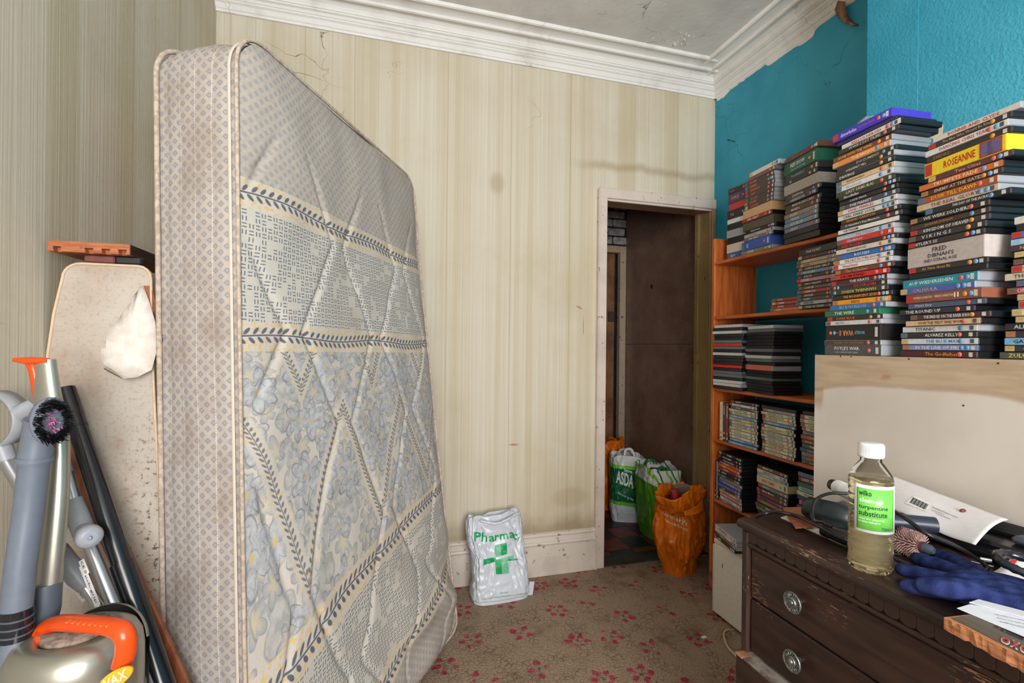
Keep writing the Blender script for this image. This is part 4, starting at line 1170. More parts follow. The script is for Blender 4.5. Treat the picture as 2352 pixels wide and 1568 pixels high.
TA = [
 (25, (70, 56, 190), (('dinnerladies', .16, .44, .28, .72, (224, 220, 244)), ('The Complete Collection', .47, .74, .40, .62, (214, 130, 96))), (224, 220, 244), 'b', 'p', 26),
 (13, (52, 44, 92), '', W, 'k', 'n', 36),
 (16, (226, 222, 218), "KELLY'S HEROES", (190, 40, 48), 'k', '', 50),
 (15, (58, 54, 50), 'WWII LOST FILMS', (206, 200, 190), 'k', '', 46),
 (16, (122, 62, 44), 'GONE WITH THE WIND', (226, 186, 96), 'c', 'l', 24),
 (17, (232, 142, 62), 'THE MISSION', (250, 226, 190), 'c', 'pr', 22),
 (15, (58, 52, 48), 'DOCUMENT', (196, 188, 178), 'k', 'r', 36),
 (15, (50, 46, 42), 'SUDDENLY HILL', W, 'c', 's', 36),
 (15, (52, 50, 48), 'DRIVING', W, 'k', 'l', 34),
 (16, (222, 188, 148), 'Quartermass', (120, 70, 34), 'c', 'p', 33),
 (17, (222, 222, 224), 'Mountain', (196, 196, 200), 'c', 'p', 33),
 (16, (66, 68, 52), 'LAST SAMURAI', (206, 204, 176), 'k', '', 34),
 (14, (48, 47, 46), 'Goodfellas', W, 'k', 'l', 50),
 (14, (40, 39, 40), 'CAPE FEAR', (210, 210, 210), 'k', 's', 46),
 (15, (72, 76, 88), 'THE PIANIST', W, 'k', 'p', 47),
 (15, (216, 212, 208), 'SAND PEBBLES', (196, 52, 50), 'c', 'p', 44),
 (15, (216, 214, 212), 'CARL HARD LUCK', (44, 40, 40), 'c', 'l', 42),
 (14, (60, 50, 44), 'GRAND CANYON', (226, 150, 60), 'k', 'l', 56),
 (15, (66, 62, 64), "St Valentine's Day Massacre", W, 'k', 'l', 56),
 (14, (222, 216, 208), 'VIETNAM', (60, 66, 58), 'k', 'ln', 50),
 (15, (190, 206, 216), 'The Dancer', (206, 120, 140), 'c', 'r', 34),
 (15, (210, 50, 44), 'Gladiators', (196, 206, 240), 'c', 'p', 38),
 (14, (66, 50, 46), 'RED PLANET', (220, 70, 40), 'k', 'l', 42),
 (15, (214, 204, 192), 'ON GOLDEN POND', (70, 62, 56), 'c', 's', 40),
 (16, (56, 112, 186), 'ROUGH', (220, 230, 240), 'k', 'pr', 33),
 (15, (224, 220, 218), 'THE LAST PICTURE SHOW', (160, 48, 56), 'k', 'p', 33),
 (15, (222, 218, 214), 'Heartless', (196, 52, 44), 'c', 'p', 32),
 (15, (120, 62, 48), 'The Collector', (214, 160, 100), 'k', 'p', 36),
 (16, (204, 44, 42), 'DRUM BAND', (50, 30, 30), 'k', 'p', 24),
 (15, (84, 44, 42), 'THE KRAYS', W, 'c', 'pr', 18),
 (14, (58, 44, 46), 'FIRST BLOOD', (214, 70, 50), 'c', 'u', 14),
 (16, (66, 62, 42), 'HANNIBAL RISING', (206, 190, 96), 'k', 'u', 15),
 (15, (46, 42, 40), 'THE MAGNIFICENT SEVEN', (226, 150, 60), 'k', '', 26),
 (16, (226, 156, 46), 'MINI', (190, 70, 30), 'k', 'pr', 24),
 (15, (52, 108, 172), 'BLUE HORIZON', (150, 190, 226), 'c', '', 18),
 (18, (44, 112, 82), 'THE WIRE', W, 'b', '', -4),
 (14, (62, 48, 42), 'DARK BLUE', (220, 110, 60), 'c', 'p', 4),
 (14, (206, 204, 202), 'ARTIC', (120, 126, 140), 'c', 'p', 6),
 (45, (40, 37, 37), (('WAR II', .46, .72, .34, .70, (226, 150, 104)), ('WORLD', .26, .44, .40, .62, (120, 200, 214)), ('in colour', .74, .84, .44, .56, (200, 160, 60))), (226, 170, 110), 'b', 'u', 0),
 (15, (74, 68, 64), 'WAR OF DREAMS', (150, 106, 66), 'c', '', 1),
 (30, (84, 82, 82), (("FOYLE'S WAR", .20, .64, .52, .86, (224, 224, 224)), ('THE COMPLETE FIRST SERIES', .21, .62, .22, .36, (190, 190, 190))), (224, 224, 224), 'c', '', 2)]
pA = atx(1892, 808, CF+.035)
zA = stack(pA.x, pA.y, CT, -5.3, TA, 'purple-topped stack', 'DVDs in the stack under the purple box set')
TB = [
 (15, (214, 204, 196), 'BONNIE AND CLYDE', (200, 60, 50), 'c', 'n', 83),
 (15, (56, 52, 50), 'The Man Who Would Be King', (190, 170, 130), 'k', 'p', 70),
 (16, (222, 220, 218), 'DANCING CHRIS YEAR', (200, 60, 50), 'c', '', 66),
 (15, (58, 50, 44), 'EMPIRE', (140, 110, 80), 'k', 'l', 68),
 (37, (240, 208, 44), (('ROSEANNE', .27, .66, .26, .76, (190, 34, 38)),), (190, 34, 38), 'b', 'pnq', 62),
 (15, (94, 56, 62), 'Two Cities', (226, 150, 120), 'k', 'pr', 72),
 (16, (206, 108, 52), 'TRUMPETS FADE', (240, 216, 180), 'k', '', 52),
 (15, (70, 50, 44), 'ENEMY AT THE GATES', (220, 190, 170), 'k', 'p', 52),
 (17, (176, 82, 40), 'DUSK TILL DAWN', (236, 196, 60), 'c', 'p', 44),
 (17, (206, 178, 160), 'THE REAL GLORY', (110, 90, 84), 'c', 'p', 42),
 (15, (46, 44, 44), 'THE DAY OF THE JACKAL', W, 'k', 'pr', 66),
 (15, (48, 46, 44), 'WE WERE SOLDIERS', (222, 220, 214), 'k', 'p', 28),
 (15, (74, 56, 48), 'Jeremiah Johnson', (206, 140, 80), 'k', '', 26),
 (15, (66, 60, 60), 'KINGDOM OF HEAVEN', (220, 220, 224), 'k', 'p', 26),
 (16, (54, 53, 58), 'V I K I N G S', W, 'k', 'p', 22),
 (15, (64, 52, 48), "HITLER'S SS", W, 'k', 'pl', 18),
 (52, (190, 180, 176), (('FRED', .36, .55, .64, .86, (70, 44, 44)), ("DIBNAH'S", .30, .64, .38, .58, (70, 44, 44)), ('INDUSTRIAL AGE', .25, .68, .16, .31, (80, 50, 50))), (70, 44, 44), 'b', 'n', 17),
 (15, (56, 50, 44), 'As Time Goes By', (214, 170, 110), 'k', 'p', 22),
 (14, (34, 34, 36), '', W, 'k', 'n', 26),
 (23, (46, 146, 164), 'AUF WIEDERSEHEN', (230, 240, 240), 'c', 'l', 4),
 (16, (82, 98, 176), 'CALIGULA', (206, 170, 110), 'c', 'p', 0),
 (24, (140, 86, 66), (('THE FRENCH CONNECTION', .12, .38, .42, .66, (236, 226, 214)), ('FRENCH CONNECTION', .42, .66, .42, .66, (236, 226, 214)), ('II', .67, .73, .28, .76, (240, 230, 220))), (236, 226, 214), 'b', 'p', 14),
 (15, (84, 94, 122), 'Wyatt Earp', (200, 206, 220), 'k', 'l', 18),
 (15, (56, 52, 56), 'THE ROUND UP', W, 'k', 'l', -4),
 (15, (78, 54, 58), 'THE BRIDGE ON THE RIVER KWAI', W, 'k', 'p', 28),
 (15, (224, 186, 146), 'HOW THE WEST WAS WON', (110, 50, 40), 'k', '', 16),
 (16, (224, 222, 224), 'TITANIC', (70, 54, 60), 'c', '', 2),
 (15, (54, 48, 50), 'ALVAREZ KELLY', W, 'k', 'pr', 5),
 (16, (206, 214, 226), 'THE BLUE MAX', (70, 130, 190), 'k', 'pr', 6),
 (15, (134, 146, 200), 'IN THE LINE OF FIRE', (226, 228, 240), 'k', 'p', 5),
 (17, (84, 44, 46), 'The Godfather', (226, 140, 50), 'k', 'r', 1)]
pBt = atx(2064, 821, CF+.030)
stack(pBt.x, pBt.y, CT, -8.9, TB, 'stack with yellow box set', 'DVDs in the stack with the yellow box set')
TCc = [
 (17, (222, 214, 206), '', W, 'c', 'n', 20), (15, (48, 46, 48), 'GANGS', W, 'k', 'l', 22), (16, (60, 124, 190), '', W, 'k', 'p', 14), (15, (150, 190, 216), 'SKY', (230, 240, 250), 'c', 'l', 14),
 (14, (66, 56, 58), 'NARC', (220, 150, 140), 'k', 'l', 18), (15, (88, 44, 46), 'RIO', W, 'k', 'pl', 24), (15, (50, 56, 62), '', W, 'k', 'p', 18), (16, (214, 196, 176), 'FACE', (60, 50, 50), 'k', 'pl', 18),
 (16, (206, 194, 170), 'THE VISITOR', (90, 70, 50), 'c', 'l', 6), (15, (198, 96, 130), '', W, 'k', 'p', 24), (16, (190, 70, 76), 'KING', (210, 206, 214), 'k', 'pl', 6), (15, (120, 110, 70), '', W, 'c', 'p', 27),
 (17, (206, 214, 206), '', W, 'c', 'p', 30), (16, (220, 210, 160), '', (190, 60, 50), 'c', 'p', 18), (15, (70, 60, 66), '', W, 'c', 'p', 24), (16, (52, 50, 58), 'ALI', W, 'k', 'l', 6),
 (16, (58, 54, 60), '', W, 'k', 'p', 4), (16, (120, 176, 216), 'GATE', (30, 40, 60), 'c', 'l', 6), (15, (56, 60, 66), 'C', W, 'k', 'p', 2), (16, (92, 92, 84), 'ZULU', (226, 210, 80), 'k', 'l', -6)]
pCt = atx(2297, 828, CF+.030)
stack(pCt.x, min(pCt.y, pBt.y - .203), CT, -7, TCc, 'stack furthest from bookcase', 'DVDs in the stack furthest from the bookcase')
# crumpled clear bag and a card behind it on the tallest stack
pt = base_matrix(pA.x, pA.y, zA, -5.3)
cb_ = MB().grid(26, 12, lambda u, v: pt @ Vector((.050 + .060*cos(2*pi*u)*(1-v*.9) + .008*noise.noise((cos(2*pi*u)*2, sin(2*pi*u)*2, v*3)),
      .095 + .045*sin(2*pi*u)*(1-v*.9) + .008*noise.noise((3+cos(2*pi*u)*2, sin(2*pi*u)*2, v*3)), .001 + .052*v**.6 + .012*abs(noise.noise((cos(2*pi*u)*3, sin(2*pi*u)*3, v*4))))), True, True)
fm = Mt('clear_film', .2, .5); fm.color(lin(206, 216, 220)); fm.set(Transmission_Weight=.5, Alpha=.75)
cq = [atx(*p, XBR-.0015) for p in ((2131, 288), (2152, 284), (2166, 286), (2164, 306), (2156, 320), (2130, 318))]
tag(link('paper_scrap', MB().add(cq + [p + Vector((.0012, 0, 0)) for p in cq], [tuple(range(6)), tuple(range(11, 5, -1))] + [(i, (i+1) % 6, 6+(i+1) % 6, 6+i) for i in range(6)]), flat(226, 206, 176, .7)), 'cream paper scrap stuck to the chimney breast', 'paper')
tag(link('plastic_bag', cb_, fm.m), 'crumpled clear plastic bag on top of the purple box set', 'plastic bag')

# --- DVDs in the bookcase
rb = random.Random(31)
DARK = [(48, 46, 46), (58, 54, 50), (66, 60, 56), (42, 42, 46), (72, 62, 54), (54, 56, 62), (80, 72, 62)]
MIXC = [(150, 96, 70), (90, 110, 140), (176, 168, 156), (120, 66, 56), (206, 196, 180), (70, 90, 76), (140, 130, 110), (60, 76, 110)]
def rnd_rows(n, pal, kind='k', t=(14, 15, 15, 16), titles=True):
    out = []
    for i in range(n):
        c = rb.choice(pal); tc = rb.choice((W, W, (206, 170, 110), (200, 80, 60))) if sum(c) < 380 else rb.choice(((60, 50, 50), (170, 50, 46), (60, 80, 130)))
        out.append((rb.choice(t), c, rb.choice(('THE RETURN', 'NIGHTFALL', 'Long Way Home', 'RIVER', 'THE HUNT', 'Silver Moon', 'BORDER', 'LAST TRAIN', 'Summer', 'CANYON', '')) if titles else '', tc, kind, rb.choice(('p', 'l', '', 'pr', 'r')), rb.uniform(-7, 7)))
    return out
def fill(rows_, H):
    """stretch the thicknesses so the pile ends at the measured height"""
    s = sum(r[0] for r in rows_)/1000.0 + .0002*len(rows_); k = H/s
    return [(r[0]*k,) + tuple(r[1:]) for r in rows_]
g0 = 'DVDs on the top shelf of the bookcase'
RA = [(14, (44, 42, 44), 'RISK', (206, 60, 50), 'k', 'l', 2), (24, (60, 58, 92), 'FIRE', (210, 120, 50), 'b', '', 0), (18, (178, 56, 46), '', W, 'k', 'n', 6), (22, (38, 36, 38), 'N', (214, 110, 50), 'k', '', 0), (12, (206, 206, 208), '', W, 'c', 'n', 2),
      (15, (36, 36, 38), '', W, 'k', 'n', 0), (20, (150, 150, 152), '', W, 'g', 'n', -2), (16, (34, 34, 36), '', W, 'k', 'n', -2), (22, (204, 186, 168), '', W, 'b', 'n', 0), (16, (50, 90, 160), 'SKY', W, 'c', 'p', 0)]
stack(BX+.022, 1.996, SHELF[0], 2, fill(RA, .352), 'pile by doorway, bookcase top shelf', g0, L=.124, D=.19)
RBb = [(16, (214, 210, 204), '', W, 'c', 'p', 28), (13, (120, 84, 70), '', W, 'g', '', 10)] + [(14, (74, 60, 54), t, (226, 120, 60), 'c', 'p', rb.uniform(-4, 6)) for t in ('FLAME', 'EMBER', 'INFERNO', 'ASH', 'BLAZE', 'SPARK', 'CINDER')] + \
      [(30, (206, 166, 120), '', W, 'b', 'n', -14), (14, (150, 52, 46), 'RED HEAT', W, 'k', '', -16), (30, (88, 80, 62), '', W, 'b', 'n', -14), (13, (38, 36, 40), 'Simply Purple', W, 'k', '', 2), (13, (176, 172, 172), 'DOOR', (190, 60, 60), 'c', '', -8), (13, (110, 108, 112), 'RIO SALE', W, 'k', '', -6), (32, (66, 92, 176), 'E', (230, 230, 236), 'b', 'p', -22), (14, (110, 120, 92), 'OLIVE', W, 'c', '', -16)]
stack(BX+.004, 1.858, SHELF[0], -4, fill(RBb, .372), 'pile with orange-lettered cases, bookcase top shelf', g0)
RC = [(15, (96, 60, 48), 'RUST', (214, 90, 60), 'b', '', 18), (36, (34, 92, 70), (('PEEP SHOW', .22, .66, .46, .78, (230, 232, 226)), ('SERIES ONE TWO AND THREE', .24, .68, .18, .30, (190, 206, 196))), (230, 232, 226), 'b', '', 0), (20, (50, 46, 48), 'Footballers', (150, 176, 214), 'b', '', 10), (13, (44, 42, 46), 'N', W, 'k', '', 8), (30, (168, 158, 148), '', W, 'b', 'n', 12)] + \
     [(14, c, t, W, 'k', '', rb.uniform(10, 22)) for c, t in (((74, 66, 56), 'LEGION'), ((66, 66, 60), 'OBSESSION'), ((60, 60, 58), 'MADAGASCAR'), ((96, 66, 56), 'MAIDS'), ((150, 132, 118), 'PLAN'), ((110, 130, 154), 'TEXAS'), ((120, 150, 166), 'SKY BLUE'), ((124, 116, 140), 'LILAC'))] + [(16, (48, 46, 46), '', W, 'k', 'n', 12), (17, (54, 50, 48), '', W, 'k', 'n', 14)]
stack(BX+.002, 1.640, SHELF[0], -9, fill(RC, .362), 'pile with green box set, bookcase top shelf', g0)
g1 = 'DVDs on the second shelf of the bookcase'
stack(BX+.002, 1.700, SHELF[1], 0, fill([(14, (150, 66, 50), 'FOX', W, 'k', 'p', 4), (14, (170, 84, 56), 'CAMP', W, 'k', 'p', 4), (14, (140, 60, 54), 'ROSE', W, 'k', 'p', 2), (13, (196, 110, 60), 'SUN', W, 'c', 'p', -2)], .056), 'short pile, bookcase second shelf', g1)
R2 = [(26, (56, 54, 56), 'THE HUNT', (220, 214, 200), 'k', 'n', 6)] + [(15, c, t, tc_, 'k', 'p', rb.uniform(-4, 6)) for c, t, tc_ in (((70, 64, 60), 'RED LINE', (200, 80, 70)), ((176, 160, 130), 'BAMBOO', W), ((190, 156, 124), 'SAND', K), ((70, 58, 50), 'LIVING DEAD GIRL', W), ((110, 140, 170), 'BLUE BAY', W), ((66, 62, 54), 'DELTA', W), ((186, 130, 156), 'PINK', W), ((66, 58, 52), 'TWO VALLEYS', W), ((110, 86, 72), 'LODGE', W), ((170, 66, 56), 'CRIMSON', W), ((72, 70, 62), 'SAVAGE', W), ((92, 76, 70), 'PORT', W), ((170, 176, 182), 'WINTER', K), ((80, 78, 70), 'VALE OF TEARS', W))]
stack(BX-.006, 1.556, SHELF[1], -6, fill(R2, .238), 'tall pile, bookcase second shelf', g1)
g2 = 'dark DVD cases on the third shelf of the bookcase'
def dark_rows(spec):
    cc = {'w': (196, 194, 190), 'k': (34, 34, 37), 'g': (104, 108, 112), 'r': (214, 44, 34), 'o': (206, 108, 84)}
    return [(15, cc[q], '', W, 'c' if q == 'w' else ('g' if q == 'g' else 'k'), 'n', rb.uniform(-5, 5)) if q != 'o' else (24, cc[q], '', W, 'c', 'n', -4) for q in spec]
stack(BX-.020, 2.036, SHELF[2], 1, fill(dark_rows('wkwkkgrgkwkkkrkggkwwk'), .312), 'pile by doorway, bookcase third shelf', g2)
stack(BX+.004, 1.842, SHELF[2], -10, fill(dark_rows('wgkkkkkgkwgkokkgkkkk'), .300), 'pile with orange case, bookcase third shelf', g2)
g3 = 'DVDs on the fourth shelf of the bookcase'
def standing(y, z, items, where, group):
    for i, (t, c, ti, tc, k) in enumerate(items):
        T = t/1000.0
        # spine upright: local x runs down, local z to the right
        M = P3((BX+.008 + rb.uniform(0, .006), y, z + .0008 + DL), (0, 0, -1), (1, 0, 0), (0, -1, 0))
        dvd(M, T, c, ti, tc, k, 'l', '%s DVD case standing upright, %s of three in %s' % (cname(c), ('first', 'second', 'last')[i], where), group)
        y -= T + .0004
standing(2.016, SHELF[3], [(20, (222, 196, 160), 'Stories', (226, 160, 60), 'b'), (20, (78, 76, 78), 'LUTHER', W, 'k'), (16, (150, 70, 60), 'FLOWERS', W, 'k')], 'bookcase fourth shelf', g3)
def yellowish(n):
    out = []
    for i in range(n):
        if rb.random() < .2: out.append((15, (110, 150, 190), 'SUMMER WINE', (206, 216, 226), 'k', 'l', 0))
        else: out.append((15, rb.choice(((206, 202, 170), (196, 190, 150), (214, 208, 186), (190, 196, 190), (206, 194, 160))), rb.choice(('COUNTRY FILMS', 'WESTERN HOUR', 'COLLECTION', 'CLASSICS')), (90, 84, 70), 'k', 'p', rb.uniform(-2, 2)))
    return out
stack(BX+.000, 1.942, SHELF[3], -3, fill([(15, (70, 72, 80), 'NIGHT', W, 'k', 'p', 4), (14, (216, 208, 204), 'RED ONE', R_, 'k', 'p', 0), (14, (90, 92, 90), 'SHORE', W, 'k', 'p', 6)] + yellowish(12), .208), 'pile by standing cases, bookcase fourth shelf', g3)
stack(BX+.000, 1.740, SHELF[3], -4, fill([(14, (40, 40, 42), '', W, 'k', 'n', 4), (14, (150, 150, 156), 'RAIN', W, 'k', 'p', 2)] + yellowish(13), .208), 'middle pile, bookcase fourth shelf', g3)
stack(BX+.000, 1.536, SHELF[3], -2, fill([(14, (40, 40, 42), '', W, 'k', 'n', 4)] + yellowish(4) + rnd_rows(8, MIXC), .210), 'pile by cream cupboard, bookcase fourth shelf', g3)
g4 = 'DVDs on the fifth shelf of the bookcase'
standing(2.0495, SHELF[4], [(10, (54, 60, 58), '', W, 'k'), (9, (186, 166, 206), '', W, 'k'), (10, (70, 60, 50), 'MEN', (220, 190, 90), 'k')], 'bookcase fifth shelf', g4)
S5 = [(14, (52, 54, 62), 'COMET', W, 'k', 'pr', 4), (14, (50, 46, 50), 'WATCHMEN', W, 'k', 'p', 8), (14, (42, 40, 44), 'THE WIRE MAN', W, 'k', '', 14), (14, (186, 96, 56), 'SAHARA', W, 'k', 'p', 12), (14, (214, 110, 56), 'TIGER', W, 'k', 'p', 2), (15, (150, 60, 60), 'CHERRY', W, 'k', '', 6), (15, (50, 54, 60), 'HELIX', W, 'k', 'p', 0), (15, (60, 84, 66), 'JUNGLE', W, 'k', 'p', 0), (14, (150, 150, 150), 'FOG', K, 'k', '', 8),
      (16, (96, 120, 172), 'CITY OF GLASS', W, 'k', 'p', 2), (15, (70, 110, 180), 'TIDE', (220, 90, 110), 'k', 'r', 4), (14, (92, 66, 56), 'OAK', W, 'k', '', 0), (14, (206, 186, 150), 'DUNE SEA', K, 'k', '', 4), (14, (196, 130, 140), 'ROSE', W, 'k', 'p', 12), (14, (216, 210, 204), 'RIO GRANDE', K, 'k', '', 20), (15, (110, 112, 126), 'CONVOY', W, 'k', 'l', 4)]
stack(BX+.002, 2.020, SHELF[4], -9, fill(S5, .246), 'pile by standing cases, bookcase fifth shelf', g4)
S5b = [(14, (110, 84, 76), 'MEADOW', W, 'k', '', 2), (14, (206, 196, 180), 'ALBATROSS', K, 'k', '', 4), (14, (150, 170, 186), 'HARBOUR', W, 'k', '', 2), (28, (206, 192, 160), 'BEDTIME', R_, 'b', '', -4), (15, (120, 120, 124), 'IRON', W, 'k', 'p', 6)] + rnd_rows(8, MIXC + DARK)
stack(BX+.002, 1.768, SHELF[4], -7, fill(S5b, .240), 'middle pile, bookcase fifth shelf', g4)
stack(BX+.004, 1.552, SHELF[4], -3, fill(rnd_rows(14, MIXC + [(196, 90, 130), (190, 70, 76), (120, 190, 180)]), .262), 'pile by cream cupboard, bookcase fifth shelf', g4)

# ================================================================== WHITE COMPUTER CASE beside the chest
PX0, PX1, PY0, PY1, PZ = 1.497, 1.632, 1.455, 1.864, .350
pcse = thing('computer_case', 'white metal computer case with slotted top between bookcase and chest', 'computer case', Tm((PX0+PX1)/2, (PY0+PY1)/2, 0))
WM = flat(222, 216, 204, .42, 0, .4, .03)
for fx in (PX0+.015, PX1-.015):
    for fy in (PY0+.03, PY1-.03): under(pcse, 'foot', MB().lathe([(0, 0), (.010, 0), (.010, .010), (0, .010)], 12, Tm(fx, fy, 0)), BLKM)
under(pcse, 'chassis', MB().box((PX0+.004, PY0, .010), (PX1, PY1-.010, PZ-.004), .003), WM)
under(pcse, 'side_panel', MB().box((PX0, PY0+.002, .016), (PX0+.0035, PY1-.012, PZ-.022), .0012), WM)
under(pcse, 'end_bezel', MB().box((PX0+.001, PY1-.0095, .012), (PX1-.002, PY1, PZ-.030), .002), flat(206, 206, 206, .5))
under(pcse, 'top_cover', MB().box((PX0, PY0, PZ-.020), (PX1, PY1-.008, PZ), .003), flat(220, 208, 184, .45))
for k in range(12):
    under(pcse, 'vent_slot', MB().box((PX0+.020, PY0+.03+.028*k, PZ-.0004), (PX0+.070, PY0+.042+.028*k, PZ+.0004)), BLKM)
under(pcse, 'panel_slot', MB().box((PX0-.0006, 1.795, .236), (PX0+.001, 1.799, .256)), BLKM)
rows_pc = [(15, (206, 200, 196), 'THE MASTER', (90, 84, 84), 'c', '', 0), (14, (220, 206, 204), 'VACATION', (200, 60, 80), 'c', '', 2), (15, (120, 100, 88), 'CROSS', W, 'c', '', 6), (16, (64, 60, 62), 'MEN', W, 'k', 'p', -4)]
stack(PX0+.006, 1.860, PZ+.0006, -14, rows_pc, 'pile on white computer case', 'DVDs on the white computer case')
tag(link('power_cable', MB().tube(spath([atx(1696, 1448, PX0+.03), atz(1668, 1447, .006), atz(1663, 1462, .006), atz(1672, 1486, .006), atz(1692, 1508, .006), Vector((1.34, 1.44, .006)), Vector((1.40, 1.42, .006))], 8), .0042, 8), flat(206, 180, 146, .5)), 'beige power cable looping over the carpet from the white computer case', 'cable')

# ================================================================== CARRIER BAGS
def gloss(name, r, g, b, rough=.28, tr=.0):
    m = Mt(name, rough, .5); m.color(m.mix(m.noise(None, 9, 3).ss(.35, .65)*.35, lin(r, g, b), lin(int(r*.72), int(g*.72), int(b*.72))))
    m.set(Transmission_Weight=tr); m.bump(m.noise(None, 24, 5, .6, .8), .55, .012); return m.m
def bag_mesh(rx, ry, h, prof, seed, crump=.012, exp=3.2, nu=110, nv=70, lip=.05, drop=0.0, vs_=3.4, fine=1.0):
    """open bag standing on z=0; prof(v)->(scale x, scale y, dx, dy); local -y faces the viewer"""
    m = MB(); rings = []
    def pt(u, v, inset=0.0):
        w = 2*pi*u; c, s_ = cos(w), sin(w)
        a = abs(c)**(2/exp)*(1 if c > 0 else -1); b = abs(s_)**(2/exp)*(1 if s_ > 0 else -1)
        sx, sy, dx, dy = prof(v)
        x = a*(rx*sx - inset) + dx; y = b*(ry*sy - inset) + dy; z = h*v
        k = crump*min(1, v*6 + .15)
        q = Vector((c*1.6 + v*.5, s_*1.6, v*vs_ + seed))
        q2 = q + Vector((noise.noise(q*2.1), noise.noise(q*2.1 + Vector((5, 0, 0))), noise.noise(q*2.1 + Vector((0, 7, 0)))))*.55
        f = noise.noise(q*1.3)*.9 + (1 - 2.2*abs(noise.noise(q2*1.9)))*.75 - .2 + ((1 - 2.5*abs(noise.noise(q2*4.2)))*.30 + (1 - 2.5*abs(noise.noise(q2*9.0)))*.07)*fine - .25
        x += k*f*c; y += k*f*s_
        zz = z + (drop*noise.noise(Vector((c*1.5, s_*1.5, seed)))*max(0, v-.5)*2)
        return Vector((x, y, max(zz, 0.0)))
    vs = []
    for j in range(nv):
        v = (j/(nv-1.0))**1.0
        for i in range(nu): vs.append(pt(i/float(nu), v))
    for j in range(5):                      # turned in over the rim
        v = 1 - lip/h*(j/4.0)
        for i in range(nu): vs.append(pt(i/float(nu), v, .006 + .004*j) + Vector((0, 0, .002 if j == 0 else 0)))
    n = nv + 5
    fs = [(j*nu+i, j*nu+(i+1) % nu, (j+1)*nu+(i+1) % nu, (j+1)*nu+i) for j in range(n-1) for i in range(nu)]
    m.add(vs, fs, True); m.add([vs[i] for i in range(nu)], [tuple(range(nu-1, -1, -1))])
    return m
def bvh_of(o):
    me = o.data; M = o.matrix_world if o.parent is None else o.parent.matrix_world @ o.matrix_basis
    return BVHTree.FromPolygons([M @ q.co for q in me.vertices], [tuple(p.vertices) for p in me.polygons])
def decal(root, name, bvh, uvs, faces, mat, off=.0026):
    """print lying on a surface: photo points carried out to the surface they are printed on"""
    V = []
    for (u, v) in uvs:
        d = ray(u, v).normalized(); hit = bvh.ray_cast(CO, d)
        if hit[0] is None:
            near = bvh.find_nearest(V[-1] if V else CO + d*2.4); p, n_ = near[0], near[1]
        else: p, n_ = hit[0], hit[1]
        if n_.dot(d) > 0: n_ = -n_
        V.append(p + n_*off)
    return under(root, name, MB().add(V, faces), mat)
def quad_uv(q, n=6, k=6):
    """corners tl, tr, br, bl -> subdivided points and faces"""
    uv = []; f = []
    for j in range(k+1):
        for i in range(n+1):
            a, b = i/float(n), j/float(k)
            uv.append(tuple((q[0][c]*(1-a)+q[1][c]*a)*(1-b) + (q[3][c]*(1-a)+q[2][c]*a)*b for c in (0, 1)))
    for j in range(k):
        for i in range(n): f.append((j*(n+1)+i, j*(n+1)+i+1, (j+1)*(n+1)+i+1, (j+1)*(n+1)+i))
    return uv, f
def text_uv(s, q, bold=.02, res=3):
    vs, fs = text_fit(s, 0, 1, 0, 1, bold, 1.0, res)
    out = []
    for p in vs:
        a, b = p.x, 1-p.y
        out.append(tuple((q[0][c]*(1-a)+q[1][c]*a)*(1-b) + (q[3][c]*(1-a)+q[2][c]*a)*b for c in (0, 1)))
    return out, fs

# --- pharmacy bag by the skirting
pm = Mt('white_carrier_plastic', .28, .5); pm.color(pm.mix(pm.noise(None, 7, 3).ss(.4, .7)*.5, lin(206, 211, 220), lin(190, 196, 208))); pm.bump(pm.noise(None, 14, 4, .55, 1.2), .35, .012)
ph = thing('pharmacy_bag', 'white plastic pharmacy carrier bag with green cross standing against the skirting', 'carrier bag', Tm(.592, 2.262, 0) @ Rz(3))
def pprof(v):
    lean = .050*smooth(.25, 1, v)
    sx = 1.0 + .07*smooth(.30, .0, v) - .05*smooth(.35, .5, v) + .06*smooth(.5, .7, v) - .05*smooth(.82, 1, v)
    sy = 1.0 - .28*smooth(.05, .40, v) - .25*smooth(.45, .62, v) - .10*smooth(.6, .95, v)
    if v < .04: sx *= .95; sy *= .93
    return sx, sy, -.018*smooth(.3, .9, v), lean
pb_ = link('bag', bag_mesh(.136, .078, .385, pprof, 3.3, .013, 3.6, 130, 84, .045, .03, 2.4, .45), pm.m, ph)
fm_ = MB().box((.128, -.045, .02), (.155, -.040, .085), .001, Ry(8)); link('bag_flap', fm_, pm.m, ph)
rimt = MB().tube(spath([Vector((-.10, .008, .372)), Vector((-.05, -.012, .362)), Vector((-.02, -.018, .360)), Vector((.03, -.016, .372)), Vector((.09, .006, .388))], 5), [.004 + .004*abs(sin(i*1.3)) for i in range(21)], 8)
link('rolled_rim', rimt, pm.m, ph)
bv = bvh_of(pb_)
GRN = flat(22, 160, 92, .4, 0, .4, .05, 120); GRNL = flat(120, 196, 158, .4, 0, .4, .10, 160)
def chars_on_curve(root, bvh, word, pts, h, mat, tilt):
    for ch, (u, v), w, tl in zip(word, pts, *tilt):
        q = [(u-w/2, v-h/2), (u+w/2, v-h/2), (u+w/2, v+h/2), (u-w/2, v+h/2)]
        c_, s_ = cos(radians(tl)), sin(radians(tl))
        q = [(u + (a-u)*c_ - (b-v)*s_, v + (a-u)*s_ + (b-v)*c_) for a, b in q]
        if ch in 'armcn': q[0] = (q[0][0]*.65+q[3][0]*.35, q[0][1]*.65+q[3][1]*.35); q[1] = (q[1][0]*.65+q[2][0]*.35, q[1][1]*.65+q[2][1]*.35)
        if ch == 'y': q = [(a, b + h*.30) for a, b in q]
        uv, f = text_uv(ch, q); decal(root, 'lettering', bvh, uv, f, mat)
